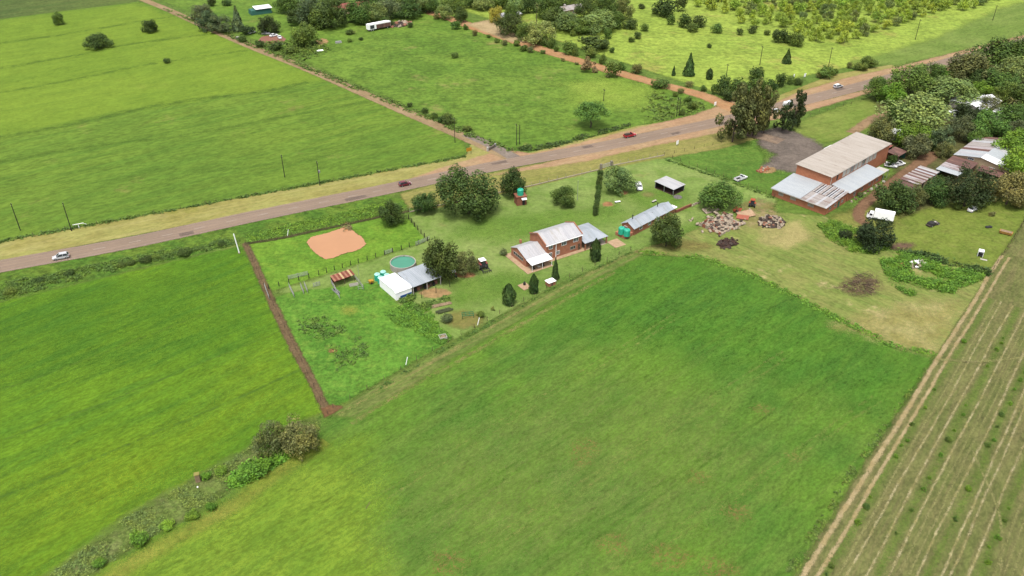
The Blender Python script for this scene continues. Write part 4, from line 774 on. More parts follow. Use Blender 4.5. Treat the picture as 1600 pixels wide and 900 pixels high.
# palms
def palm(x, yb, h, label):
    X, Y = G(x, yb); r = empty('palm_tree', (X, Y, 0), 0, label, 'palm'); m = MB(); m.tube((0, 0, 0), (0.1, 0, h * .5), .22, .17, 7); m.tube((.1, 0, h * .5), (.25, 0, h), .17, .13, 7); m.build('trunk', 'bark', r)
    fr = MB()
    for k in range(16):
        a = k * 2.4; el = random.uniform(-.2, 1.1); p = Vector((.25, 0, h)); d = Vector((math.cos(a) * math.cos(el), math.sin(a) * math.cos(el), math.sin(el))); sd_ = Vector((-math.sin(a), math.cos(a), 0)) * .28
        for q in range(4):
            e = p + d * .65; w1 = 1 - q * .22; w2 = 1 - (q + 1) * .22; fr.add([p - sd_ * w1, p + sd_ * w1, e + sd_ * w2, e - sd_ * w2], [(0, 1, 2, 3)]); p = e; d = (d + Vector((0, 0, -.32))).normalized()
    f = fr.build('fronds', LEAF, r); f.color = PAL['olive'] + (1,)
palm(1557, 128, 7, 'palm with drooping grey fronds in the right-hand wood'); palm(1572, 190, 8, 'brownish palm between the white roofs and the patched shed'); palm(838, 40, 10, 'tall thin palm in the wooded smallholding')

# ------------------------------------------------------------------ weeds and rank grass (uncountable)
def weeds(name, px, n, size, hgt, col, label, cat='weeds', per=6, clump=0.9, edge=1.6, patch=0.55):
    poly = [G(*p) for p in px]; xs = [p[0] for p in poly]; ys = [p[1] for p in poly]; cs = []
    while sum(len(c) for c in cs) < n:
        X = RNG.uniform(min(xs), max(xs), n * 2); Y = RNG.uniform(min(ys), max(ys), n * 2)
        nz = np.sin(X * .9 + 1.3 * np.sin(Y * .5)) * np.sin(Y * 1.1 + np.sin(X * .4)) + RNG.normal(0, .6, n * 2)
        k = inside(X, Y, poly) & (nz > -0.2) & (np.sin(X * .31 + 1.7 * np.sin(Y * .17)) * np.sin(Y * .37 + X * .11) + RNG.normal(0, .25, n * 2) > -patch) & (seg_dist(X, Y, poly) > RNG.random(n * 2) ** 2 * edge); cs.append(np.stack([X[k], Y[k]], 1))
    c = np.concatenate(cs)[:n]; sc = RNG.uniform(.5, 1.5, n)
    P = np.repeat(c, per, 0) + RNG.normal(0, size * clump, (n * per, 2)); S = np.repeat(sc, per)
    Z = np.abs(RNG.normal(0, .5, n * per)) * hgt * S
    D = RNG.normal(0, .5, (n * per, 3)) + np.array([0, 0, 1.3])
    me = quads_mesh(name, np.concatenate([P, Z[:, None] + .05], 1), D, RNG.uniform(.5, 1.3, n * per) * size * S, LEAF)
    o = link(name, me); o.color = tuple(1.3 * q for q in (PAL[col] if isinstance(col, str) else col)) + (1,)
    return tag(o, label, cat, None, 'stuff')
W = weeds
W('weeds', [(-60, 470), (0, 442), (200, 402), (372, 366), (376, 382), (200, 420), (0, 470)], 2600, .24, .3, 'mid', 'rank dark weeds along the fence below the tar road', edge=3, patch=0.1)
W('weeds', [(380, 366), (600, 316), (640, 322), (600, 336), (540, 350), (384, 380)], 1500, .22, .2, 'wgreen', 'tall grass between the road and the pond paddock')
W('weeds', [(502, 655), (492, 688), (405, 728), (335, 786), (205, 858), (130, 905), (70, 905), (190, 812), (310, 744), (400, 694)], 2600, .2, .22, C(118, 136, 70, 1.1), 'greyish rank weeds filling the ditch', edge=4, patch=0.25)
W('weeds', [(420, 695), (470, 700), (440, 725), (400, 750), (360, 765), (355, 750), (385, 725)], 1300, .3, .6, 'vivid', 'bright leafy weeds under the thorn bushes')
W('weeds', [(1275, 352), (1300, 343), (1345, 360), (1395, 385), (1375, 400), (1330, 395), (1295, 375)], 5200, .2, .6, 'wgreen', 'bright weed patch left of the dark tree by the truck', edge=6, patch=0.3)
W('weeds', [(1372, 405), (1400, 392), (1440, 402), (1480, 415), (1545, 428), (1530, 440), (1500, 452), (1490, 460), (1440, 455), (1422, 466), (1390, 445), (1380, 425)], 9000, .21, .7, 'wgreen', 'wide bright weed patch around the white rubbish', edge=7, patch=0.3)
W('weeds', [(1400, 392), (1450, 398), (1548, 425), (1545, 432), (1440, 404)], 600, .35, .8, 'dark', 'dark weeds along the fence of the scrap lawn', edge=0)
W('vegetable_patch', [(598, 488), (640, 472), (672, 482), (690, 512), (708, 528), (690, 540), (650, 520), (618, 508)], 4200, .18, .3, 'wgreen', 'overgrown vegetable patch beside the white shed', 'vegetables', edge=2)
W('weeds', [(462, 498), (520, 494), (545, 520), (500, 532), (465, 518)], 220, .28, .3, 'mid', 'dark weeds in the lower paddock', edge=5)
W('weeds', [(515, 530), (570, 525), (580, 562), (525, 580)], 150, .26, .2, 'mid', 'second weedy patch in the lower paddock', edge=5)
W('weeds', [(622, 463), (640, 455), (652, 462), (645, 474), (625, 475)], 260, .28, .5, 'mid', 'weeds at the corner of the white shed', edge=0.8)
W('weeds', [(640, 480), (700, 462), (705, 470), (650, 490)], 300, .28, .4, 'mid', 'garden weeds along the short post row', edge=.8)
W('weeds', [(532, 352), (545, 346), (552, 358), (540, 368), (530, 362)], 80, .22, .3, 'brown', 'brown reeds at the inlet of the pond', edge=1.5)
W('weeds', [(800, 232), (830, 226), (860, 224), (985, 193), (985, 197), (860, 232), (820, 236)], 420, .45, .4, 'dark', 'dark rank grass along the junction corner of the paddock', edge=0)
W('weeds', [(400, 66), (500, 60), (520, 80), (470, 98), (440, 92)], 800, .45, .5, 'mid', 'weeds beside the dirt road below the red clearing', edge=6)
W('weeds', [(1015, 140), (1100, 160), (1110, 172), (1020, 192), (1000, 180)], 420, .45, .4, 'mid', 'scrubby growth at the corner of the two roads', edge=8)
W('weeds', [(0, 376), (400, 303), (727, 243), (727, 246), (400, 306), (0, 380)], 1100, .32, .35, 'mid', 'dark grass line under the pasture fence', edge=0)
W('weeds', [(250, 12), (270, 18), (800, 232), (806, 240), (790, 238), (500, 118), (300, 34)], 1300, .4, .4, 'mid', 'rank grass edging the straight dirt road', edge=0)
W('weeds', [(1462, 556), (1350, 725), (1245, 895), (1225, 895), (1330, 725)], 300, .22, .2, 'mid', 'greyish grass edging the right-hand track', edge=.6)
W('weeds', [(1040, 248), (1130, 278), (1210, 308), (1208, 311), (1128, 281), (1038, 250)], 240, .3, .3, 'mid', 'dark grass along the diagonal homestead fence', edge=0)
W('weeds', [(1000, 392), (1100, 399), (1180, 428), (1300, 488), (1400, 538), (1462, 550), (1460, 556), (1395, 545), (1295, 495), (1175, 435), (1095, 405), (1000, 397)], 900, .25, .2, 'wgreen', 'taller grass along the curved edge of the big field', edge=0)
W('weeds', [(580, 612), (700, 540), (870, 446), (985, 394), (987, 397), (872, 449), (702, 544), (583, 616)], 400, .22, .25, 'mid', 'long grass under the lane fence', edge=0)

# ------------------------------------------------------------------ building helpers (local x along the long side, y away from the lane)
def window(par, x0, x1, y0, y1, z0, z1, face, frame='white', pane='glass', bars=1):
    """window set in a wall; face '-y' or '-x' is the outward side"""
    f = MB(); g = MB(); t = 0.07
    if face == '-y':
        y = y0
        for a, b, c, d in ((x0, x1, z0, z0 + t), (x0, x1, z1 - t, z1), (x0, x0 + t, z0 + t, z1 - t), (x1 - t, x1, z0 + t, z1 - t)): f.box(a, b, y - .06, y + .02, c, d)
        for k in range(1, bars + 1):
            xm = x0 + (x1 - x0) * k / (bars + 1); f.box(xm - t / 2, xm + t / 2, y - .055, y + .02, z0 + t, z1 - t)
        g.box(x0 + .03, x1 - .03, y - .03, y + .01, z0 + .03, z1 - .03)
    else:
        x = x0
        for a, b, c, d in ((y0, y1, z0, z0 + t), (y0, y1, z1 - t, z1), (y0, y0 + t, z0 + t, z1 - t), (y1 - t, y1, z0 + t, z1 - t)): f.box(x - .06, x + .02, a, b, c, d)
        for k in range(1, bars + 1):
            ym = y0 + (y1 - y0) * k / (bars + 1); f.box(x - .055, x + .02, ym - t / 2, ym + t / 2, z0 + t, z1 - t)
        g.box(x - .03, x + .01, y0 + .03, y1 - .03, z0 + .03, z1 - .03)
    w = f.build('window', frame, par); g.build('pane', pane, w); return w
def gable_walls(m, x0, x1, y0, y1, ze, zr, yr):
    """solid gabled block with ridge along x"""
    m.prismx([(y0, 0), (y1, 0), (y1, ze), (yr, zr), (y0, ze)], x0, x1)
def gable_roof(par, x0, x1, y0, y1, ze, zr, yr, mat, ov=.35, pitch=.6):
    s0 = (zr - ze) / (yr - y0); s1 = (zr - ze) / (y1 - yr)
    a = MB().sheet((x0 - ov, y0 - ov, ze - ov * s0 + .10), (x1 - x0 + 2 * ov, 0, 0), (0, yr - y0 + ov, zr - ze + ov * s0), pitch).build('roof', mat, par)
    b = MB().sheet((x0 - ov, y1 + ov, ze - ov * s1 + .10), (x1 - x0 + 2 * ov, 0, 0), (0, yr - y1 - ov, zr - ze + ov * s1), pitch).build('roof', mat, par)
    MB().prismx([(yr - .22, zr + .07), (yr, zr + .17), (yr + .22, zr + .07)], x0 - ov - .01, x1 + ov + .01).build('ridge_cap', mat, a)
    return a, b

# ------------------------------------------------------------------ farmhouse
H = empty('farmhouse', (9.46, 199.19, 0), math.radians(32), 'double-storey brick farmhouse with pale metal gable roofs and a veranda', 'house')
m = MB(); gable_walls(m, 0, 12.2, 0.1, 8.3, 4.75, 6.5, 4.3); m.build('wall', 'brick', H)
gable_roof(H, 0.1, 12.1, 0.1, 8.3, 4.75, 6.5, 4.3, 'roof_pale', .25)
for x0 in (-0.28, 12.1):   # raised brick parapets on the gables
    MB().prismx([(0.0, 4.9), (4.3, 6.66), (8.4, 4.9), (8.4, 5.16), (4.3, 6.92), (0.0, 5.16)], x0, x0 + .26).build('parapet', 'brick', H)
window(H, 5.2, 6.9, .1, 0, 3.1, 4.4, '-y', bars=2); window(H, 9.2, 10.9, .1, 0, 3.1, 4.4, '-y', bars=2); window(H, .9, 2.2, .1, 0, 3.2, 4.4, '-y', bars=1)
window(H, 8.2, 10.0, .1, 0, .9, 2.0, '-y', frame='offwhite', bars=2); window(H, 3.3, 4.6, .1, 0, .8, 2.0, '-y', bars=2); window(H, .8, 2.0, .1, 0, .3, 2.1, '-y', bars=1)
d = MB().box(10.9, 11.7, .02, .12, 0.1, 2.1).build('door', 'wood', H); MB().box(11.5, 11.6, -.04, .03, 1.0, 1.1).build('handle', 'steel', d)
MB().tube((3.2, -.1, 0), (3.2, -.1, 4.7), .09).build('downpipe', 'white', H)
MB().box(-.15, 12.3, -.28, -.12, 4.58, 4.70).build('gutter', 'white', H)
# single-storey wing
m = MB(); gable_walls(m, -6.6, -0.02, 0.0, 7.7, 2.6, 4.0, 4.4); m.build('wing_wall', 'brick', H)
gable_roof(H, -6.55, -.25, 0.0, 7.7, 2.6, 4.0, 4.4, 'roof_pale', .22)
w = window(H, -6.6, 0, 1.5, 6.4, 1.15, 2.2, '-x', frame='offwhite', bars=4)
window(H, -5.2, -2.2, 0.0, 0, .2, 2.1, '-y', bars=3)
va = MB().sheet((-6.75, -3.1, 2.15), (6.9, 0, 0), (0, 3.0, .42), .5).build('veranda_roof', 'roof_white', H)
for k, x in enumerate((-6.5, -3.2, -.1)): MB().tube((x, -2.95, .1), (x, -2.95, 2.12), .06).build('veranda_post', 'white', H)
MB().box(-3.9, -3.4, 7.2, 7.8, 3.2, 4.3).build('chimney', 'brick', H)
# hipped car port wing
m = MB().box(12.6, 19.6, 4.6, 7.6, 0.05, 2.5); m.build('carport_wall', 'brick', H)
cp = [(12.25, -1.3, 2.45), (20.6, -1.3, 2.45), (20.6, 8.4, 2.45), (12.25, 8.4, 2.45)]; r0, r1 = (12.25, 3.6, 3.75), (17.6, 3.6, 3.75)
for q in ([cp[0], cp[1], r1, r0], [cp[2], cp[3], r0, r1], [cp[1], cp[2], r1]):
    n = len(q); mm = MB().add(list(q) + [(x, y, z - .1) for x, y, z in q], [tuple(range(n)), tuple(range(2 * n - 1, n - 1, -1))] + [(i, n + i, n + (i + 1) % n, (i + 1) % n) for i in range(n)]); mm.build('carport_roof', 'roof_grey', H)
for x, y in ((12.7, -1.0), (16.4, -1.0), (20.2, -1.0), (20.2, 3.5)): MB().box(x - .15, x + .15, y - .15, y + .15, 0, 2.4).build('carport_pillar', 'brick', H)
MB().box(-8.2, 15.4, -3.4 + 2.2, 9.0, 0.0, .09).build('apron', 'paving', H)
MB().box(-8.2, 0.2, -3.3, -1.2, 0.0, .085).build('apron', 'paving', H)
MB().box(20.8, 24.6, -4.6, -.4, 0, .08).build('terrace', 'paving', H)
MB().box(12.4, 20.6, -1.2 + .01, 8.4, 0.0, .06).build('carport_floor', 'concrete', H)
for k, (x, y, rr) in enumerate(((-9.0, 8.2, .5), (-8.4, 8.8, .45), (-8.7, 7.4, .4))):
    pass
# garden pieces by the house
def gl(x, y, z=0.0):
    a = math.radians(32); return (9.46 + x * math.cos(a) - y * math.sin(a), 199.19 + x * math.sin(a) + y * math.cos(a), z)
pot = tree(849, 390, 401, 11, 'bush', 'mid', 0, 'flowering pot bush at the back corner of the farmhouse apron', 'bush', None, 'bush') if False else tree(787, 388, 399, 11, 'bush', 'grey', 0, 'grey-leaved bush at the back corner of the farmhouse apron', 'bush', None, 'bush')

def furniture(name, loc, rz, label, cat, parts):
    r = empty(name, loc, rz, label, cat)
    for nm, mb, mat in parts: mb.build(nm, mat, r)
    return r
for k, (x, lb) in enumerate(((-5.4, 'dark garden chair on the left of the veranda'), (-2.4, 'dark garden chair on the right of the veranda'))):
    furniture('garden_chair', gl(x, -2.2, .085), math.radians(32), lb, 'chair', [('seat', MB().box(-.25, .25, -.25, .25, .4, .46), 'dark'), ('backrest', MB().box(-.25, .25, .2, .26, .46, .95), 'dark')] + [('leg', MB().box(a - .03, a + .03, b - .03, b + .03, 0, .4), 'dark') for a in (-.2, .2) for b in (-.2, .2)])
furniture('patio_table', gl(-4.0, -2.3, .085), math.radians(32), 'round pale patio table on the veranda', 'table', [('table_top', MB().tube((0, 0, .68), (0, 0, .74), .55, n=14), 'offwhite'), ('pedestal', MB().tube((0, 0, 0), (0, 0, .68), .06), 'steel')])
# brick bin, braai slab, dog kennel below the house
x, y = G(860, 445); r = empty('garden_store', (x, y, 0), math.radians(35), 'small brick store with white slab roof beside the pointed cypress', 'store')
MB().box(-1.1, 1.1, -.8, .8, 0, 1.15).build('wall', 'brick', r); MB().box(-1.25, 1.25, -.95, .95, 1.152, 1.27).build('roof', 'white', r); MB().box(-.3, .3, -.83, -.79, .05, .9).build('door', 'wood', r)
x, y = G(820, 448); r = empty('braai_slab', (x, y, 0), math.radians(35), 'tan paved slab with a black fire drum between two cypresses', 'slab')
MB().box(-1.3, 1.3, -1.5, 1.5, 0, .1).build('slab', 'paving', r); f = MB().lathe([(.32, .1), (.36, .5), (.34, .85)], 12, (.3, .6, 0)).build('fire_drum', 'dark', r); MB().tube((.3, .6, .86), (.3, .6, 1.25), .08).build('chimney', 'dark', f)
x, y = G(692, 528); r = empty('compost_box', (x, y, 0), math.radians(20), 'low open box of sandy compost in the vegetable patch', 'box')
for a in (((-.9, .9, -.75, -.65)), ((-.9, .9, .65, .75)), ((-.9, -.8, -.65, .65)), ((.8, .9, -.65, .65))): MB().box(*a, 0, .55).build('side_board', 'offwhite', r)
MB().box(-.79, .79, -.64, .64, .05, .42, .25, .25).build('compost', 'timber', r)
# planks, logs, green frame
x, y = G(690, 477); r = empty('plank_stack', (x, y, 0), math.radians(22), 'stack of long pale planks by the vegetable patch', 'planks')
for k in range(6): MB().box(-2.6 + random.uniform(-.2, .2), 2.6 + random.uniform(-.2, .2), -.6 + .2 * k, -.43 + .2 * k, .02, .16 + .04 * (k % 2)).build('plank', 'timber', r)
x, y = G(694, 487); r = empty('log_pile', (x, y, 0), math.radians(24), 'pile of dark mossy logs below the plank stack', 'logs')
for k in range(5): MB().tube((-2 + random.uniform(-.4, .4), -.5 + .25 * k, .2 + .12 * (k % 2)), (2 + random.uniform(-.4, .4), -.45 + .25 * k + random.uniform(-.2, .2), .2 + .12 * (k % 2)), .2, .16, 7).build('log', plain_mat('mossy', C(84, 92, 58), .95, var=.3), r)
x, y = G(731, 495); r = empty("hoop_bench", (x, y, 0), math.radians(8), 'bright green metal garden frame on the worn ground', 'frame')
for a in (-1.4, 1.4):
    for b in (-.8, .8): MB().tube((a, b, 0), (a, b, .8), .06).build('leg', 'greenpaint', r)
for b in (-.8, 0, .8): MB().tube((-1.45, b, .8), (1.45, b, .8), .09).build('rail', 'greenpaint', r)
for a in (-1.4, -.5, .5, 1.4): MB().tube((a, -.8, .72), (a, .8, .72), .07).build('crossbar', 'greenpaint', r)

# ------------------------------------------------------------------ white shed with grey lean-to, reservoir, tanks
S = empty('farm_shed', (-29.79, 179.08, 0), math.radians(37), 'white metal shed with a grey lean-to roof beside the round reservoir', 'shed')
m = MB().prismx([(0, 0), (8.6, 0), (8.6, 2.35), (1.2, 2.6), (0, 2.2)], 0, 4.7); m.build('wall', 'white', S)
MB().sheet((-.12, 1.1, 2.72), (4.95, 0, 0), (0, 7.65, -.25), .5).build('roof', 'roof_white', S); MB().sheet((-.12, -.15, 2.28), (4.95, 0, 0), (0, 1.25, .44), .5).build('roof', 'roof_white', S)
MB().sheet((4.86, -.5, 2.45), (8.8, 0, 0), (0, 8.0, .45), .55).build('lean_to_roof', 'roof_grey', S)
for x in (5.0, 9.2, 13.4):
    MB().box(x - .09, x + .09, -.35, -.17, 0, 2.4).build('post', 'offwhite', S); MB().box(x - .09, x + .09, 6.9, 7.1, 0, 2.78).build('post', 'offwhite', S)
MB().box(4.9, 13.5, 7.14, 7.3, 0, 2.6).build('back_wall', 'brickdark', S)
MB().box(1.2, 4.6, -.05, 0.0, .3, .95).build('blue_sheet', 'blue', S)
for k in range(9):
    xx = 5.4 + k * .9; yy = random.uniform(.2, 1.6)
    c = [('crate', 'wood'), ('drum', 'rubber'), ('crate', 'rubble_pink')][k % 3]
    o = (MB().box(-.4, .4, -.35, .35, 0, random.uniform(.5, 1.1)) if c[0] == 'crate' else MB().lathe([(.3, 0), (.33, .3), (.33, .6), (.3, .9)], 12))
    a = math.radians(37); X = -29.79 + xx * math.cos(a) - yy * math.sin(a); Y = 179.08 + xx * math.sin(a) + yy * math.cos(a)
    tag(o.build(c[0], c[1], None, (X, Y, 0), random.uniform(0, 1)), {'wood': 'weathered crate under the open lean-to roof', 'rubber': 'black drum under the open lean-to roof', 'rubble_pink': 'reddish crate under the open lean-to roof'}[c[1]] + ', ' + ['leftmost', 'middle', 'rightmost'][k // 3] + ' of three', c[0], 'goods stored under the lean-to')
x, y = (-29.87, 195.84); R_ = empty('reservoir', (x, y, 0), 0, 'round white-walled reservoir full of green water', 'reservoir')
MB().lathe([(3.55, 0), (3.55, 1.75), (3.35, 1.75), (3.35, .2)], 48).build('wall', plain_mat('reservoir_wall', C(214, 208, 198), .9, var=.1, scale=.8, dirt=C(176, 168, 150)), R_, smooth=False)
MB().lathe([(3.34, 1.38), (3.34, 1.45)], 48).build('water', 'water_green', R_)
MB().tube((3.5, 0, .3), (4.6, -.4, .3), .07).build('outlet_pipe', 'steel', R_)
for k in range(10): a_ = k * .6283; MB().box(3.54, 3.6, -.06, .06, .05, 1.74).build('wall_rib', 'concrete', R_, (0, 0, 0), a_)
def tank(x, y, r, h, label, group, z=0.0, lid='tank_green'):
    o = empty('water_tank', (x, y, z), random.uniform(0, 6), label, 'water tank', group); pf = [(r, 0)]
    for k in range(6): zz = h * .82 * k / 6; pf += [(r, zz + .02), (r * 1.025, zz + h * .06), (r, zz + h * .12)]
    pf += [(r, h * .82)]; MB().lathe(pf, 22).build('body', 'tank_green', o)
    MB().lathe([(r * .985, h * .82), (r * .8, h * .91), (r * .35, h * .97)], 22).build('shoulder', lid, o); MB().lathe([(r * .28, h * .97), (r * .28, h * 1.03), (r * .2, h * 1.04)], 14).build('lid', lid, o)
    return o
for k, ((x, y), nm) in enumerate(zip([(-36.0, 189.3), (-34.6, 190.6), (-33.4, 189.0), (-34.9, 187.7)], ('left', 'rear', 'right', 'front'))): tank(x, y, .82, 2.1, nm + ' tank of the four pale-lidded green tanks beside the white shed', 'green tanks beside the white shed', 0, 'tank_lid')
x, y = G(580, 443); r = empty('handcart', (x, y, 0), .5, 'yellow box cart beside the green tanks', 'cart'); MB().box(-.55, .55, -.45, .45, .3, 1.0, -.06, -.06).build('box', 'yellow', r)
for b in (-.52, .52): MB().tube((0, b - .05, .3), (0, b + .05, .3), .3, n=12).build('wheel', 'rubber', r)
MB().tube((-.5, 0, .5), (-1.3, 0, .75), .04).build('handle', 'steel', r)

# ------------------------------------------------------------------ cottage with twin tanks
K = empty('cottage', (35.63, 213.84, 0), math.radians(43.5), 'long low brick cottage with pale metal roof beyond the farmhouse', 'cottage')
m = MB(); gable_walls(m, 0, 18.6, 0, 4.6, 2.3, 3.5, 2.3); m.build('wall', 'brick', K); gable_roof(K, 0, 18.6, 0, 4.6, 2.3, 3.5, 2.3, 'roof_grey', .35, .5)
MB().box(18.9, 20.4, -.2, 1.8, 2.1, 2.25).build('porch_roof', 'white', K); MB().box(18.7, 20.1, 0.2, .4, 0, 2.1).build('porch_wall', 'brick', K)
for x in (2.6, 14.4):
    v = MB().tube((x, 2.9, 3.1), (x, 2.9, 4.5), .12).build('flue', 'dark', K); MB().lathe([(.28, 0), (.05, .3)], 10, (x, 2.9, 4.5)).build('cowl', 'dark', v)
MB().tube((7.5, 2.6, 3.55), (10.6, 1.6, 3.2), .09).build('roof_pipe', 'dark', K)
for x in (2.5, 6.5, 10.5, 15): window(K, x, x + 1.4, 0, 0, .9, 1.9, '-y', bars=1)
MB().box(12.9, 13.8, -.04, .04, .05, 2.0).build('door', 'wood', K); window(K, 0, 0, 2.6, 3.7, .9, 1.9, '-x', bars=1)
MB().box(-3.6, -.1, .2, 4.0, 0, 1.0).build('tank_stand', 'brick', K)
tank(31.9, 213.2, .95, 2.3, 'left of the twin green tanks against the cottage gable', 'twin green tanks at the cottage', 1.0); tank(33.3, 212.0, .95, 2.3, 'right of the twin green tanks against the cottage gable', 'twin green tanks at the cottage', 1.0)
a0, b0 = G(1055, 333), G(1090, 318)
r = empty('garden_wall', (a0[0], a0[1], 0), math.atan2(b0[1] - a0[1], b0[0] - a0[0]), 'low broken brick wall running on from the cottage', 'wall'); L_ = math.dist(a0, b0)
MB().box(0, L_ * .7, -.2, .2, 0, .9).build('brickwork', 'brickdark', r)
for k in range(5): MB().box(L_ * .7 + k * .9, L_ * .7 + k * .9 + .7, -.35, .3, 0, random.uniform(.25, .6), .08, .08).build('rubble_block', 'rubble_pale', r)
x, y = G(965, 317); furniture('garden_bench', (x, y, 0), .3, 'small white garden bench on the lawn left of the cottage', 'bench', [('seat', MB().box(-.9, .9, -.3, .3, .4, .5), 'white'), ('leg', MB().box(-.8, -.65, -.28, .28, 0, .4), 'dark'), ('leg', MB().box(.65, .8, -.28, .28, 0, .4), 'dark')])
x, y = G(1022, 316); furniture('garden_bench', (x, y, 0), .7, 'pale bench against the back of the cottage', 'bench', [('seat', MB().box(-.9, .9, -.3, .3, .4, .5), 'offwhite'), ('leg', MB().box(-.8, -.65, -.28, .28, 0, .4), 'dark'), ('leg', MB().box(.65, .8, -.28, .28, 0, .4), 'dark')])

# ------------------------------------------------------------------ pump house with tank on top
x, y = G(813, 318); P_ = empty('pump_house', (x, y, 0), math.radians(18), 'small brick pump house carrying a green tank on its roof', 'pump house')
MB().box(-1.6, 1.6, -1.4, 1.4, 0, 2.9).build('wall', 'brickdark', P_); MB().box(-1.75, 1.75, -1.55, 1.55, 2.902, 3.05).build('roof_slab', plain_mat('red_slab', C(176, 108, 84)), P_)
MB().box(.2, 1.0, -1.44, -1.38, 0, 1.9).build('door', 'dark', P_); MB().hexa([(-.1, -2.2, 2.15), (1.5, -2.2, 2.15), (1.5, -1.4, 2.4), (-.1, -1.4, 2.4)], [(-.1, -2.2, 2.22), (1.5, -2.2, 2.22), (1.5, -1.4, 2.47), (-.1, -1.4, 2.47)]).build('door_canopy', 'white', P_)
tank(x, y, 1.0, 2.2, 'green tank standing on the brick pump house', None, 3.05)

# ------------------------------------------------------------------ open car port on the lawn
o = (52.10, 242.23); K2 = empty('car_port', (*o, 0), math.radians(42), 'small open car port with white sheet roof and dark posts', 'car port')
MB().sheet((-2.2, -1.4, 2.2), (6.1, 0, 0), (0, 8.0, .25), .5).build('roof', 'roof_pale', K2)
for x in (-1.9, 3.6):
    for y in (-1.1, 2.6, 6.3): MB().box(x - .07, x + .07, y - .07, y + .07, 0, 2.2).build('post', 'steel', K2)
MB().box(3.55, 3.65, -1.0, 6.2, 0.02, 2.1).build('end_sheet', plain_mat('grey_sheet', C(90, 92, 98)), K2); MB().box(-1.8, 3.5, 6.32, 6.4, 0.02, 2.1).build('back_sheet', 'dark', K2)
MB().box(-1.9, 3.5, -1.1, 6.3, 0, .05).build('floor', 'soil_dark', K2)
x, y = G(1059, 308)
tag(MB().lathe([(1.5, 0), (1.2, .25), (.6, .45), (.1, .5)], 12).build('ash_heap', plain_mat('ash_grey', C(128, 122, 118), .95, var=.3), None, (x, y, 0)), 'small grey heap beside the car port', 'heap')

# ------------------------------------------------------------------ striped livestock shelter and pen
x, y = G(536, 441); L0 = empty('livestock_shelter', (x, y, 0), math.radians(36), 'livestock shelter with red and tan striped sheet roof', 'shelter')
for k in range(10):
    MB().sheet((-2.9 + k * .6, -1.3, 1.9), (.57, 0, 0), (0, 2.6, .5), .2, .02, .04).build('roof_sheet', ('stripe', 'stripe2', 'stripe3')[(0, 1, 0, 1, 2, 1, 0, 1, 2, 1)[k]], L0)
for a in (-2.7, 0, 2.8):
    MB().tube((a, -1.15, 0), (a, -1.15, 1.9), .08).build('post', 'wood', L0); MB().tube((a, 1.15, 0), (a, 1.15, 2.3), .08).build('post', 'wood', L0)
MB().box(-2.8, 2.9, 1.16, 1.24, .02, 1.9).build('back_wall', 'stripe2', L0)
def rails(name, a, b, label, cat, h=1.3, n=4, mat='greytube', posts=3, group=None, white=False):
    A, B = G(*a), G(*b); L = math.dist(A, B); r = empty(name, (A[0], A[1], 0), math.atan2(B[1] - A[1], B[0] - A[0]), label, cat, group)
    for k in range(n): z = h * (k + 1) / n - .06; MB().tube((0, 0, z), (L, 0, z), .045, n=5).build('rail', mat, r)
    for k in range(posts): xx = L * k / (posts - 1); MB().tube((xx, 0, 0), (xx, 0, h + .1), .06, n=6).build('post', mat, r)
    return r
rails('pen_rail', (518, 443), (531, 467), 'left rail of the pen in front of the striped shelter', 'rail', 1.3, 4, 'greytube', 4)
rails('pen_rail', (552, 432), (568, 452), 'right rail of the pen in front of the striped shelter', 'rail', 1.3, 3, 'greytube', 4)
rails('pen_rail', (560, 453), (568, 453), 'short front rail of the pen in front of the striped shelter', 'rail', 1.1, 2, 'greytube', 2)
x, y = G(553, 446); r = empty('water_trough', (x, y, 0), math.radians(20), 'white feed trough inside the shelter pen', 'trough'); MB().box(-1.1, 1.1, -.35, .35, 0, .12).build('floor', 'offwhite', r)
for q in ((-1.1, 1.1, -.4, -.33), (-1.1, 1.1, .33, .4), (-1.17, -1.1, -.4, .4), (1.1, 1.17, -.4, .4)): MB().box(*q, 0, .5).build('side', 'offwhite', r)
x, y = G(525, 456); r = empty('water_trough', (x, y, 0), math.radians(-52), 'long pale trough along the left pen rail', 'trough'); MB().box(-1.5, 1.5, -.3, .3, 0.02, .1).build('floor', 'dark', r)
for q in ((-1.5, 1.5, -.4, -.3), (-1.5, 1.5, .3, .4)): MB().box(*q, 0, .5).build('side', 'greytube', r)
for a, b, l in (((451, 437), (481, 430), 'white gate in the pond paddock fence nearest the brown strip'), ((650, 384), (671, 375), 'white gate at the right corner of the pond paddock'), ((602, 398), (613, 394), 'small white gate in the paddock fence beside the reservoir'), ((452, 449), (460, 465), 'first pale cattle hurdle left of the striped shelter'), ((470, 448), (475, 460), 'second pale cattle hurdle left of the striped shelter'), ((476, 446), (481, 458), 'third pale cattle hurdle nearest the striped shelter'), ((414, 449), (421, 468), 'pale gate across the brown strip'), ((490, 449), (500, 446), 'short pale hurdle above the lower paddock')):
    rails('gate' if 'gate' in l else 'hurdle', a, b, l, 'gate' if 'gate' in l else 'hurdle', 1.25, 5, 'greytube', 3)

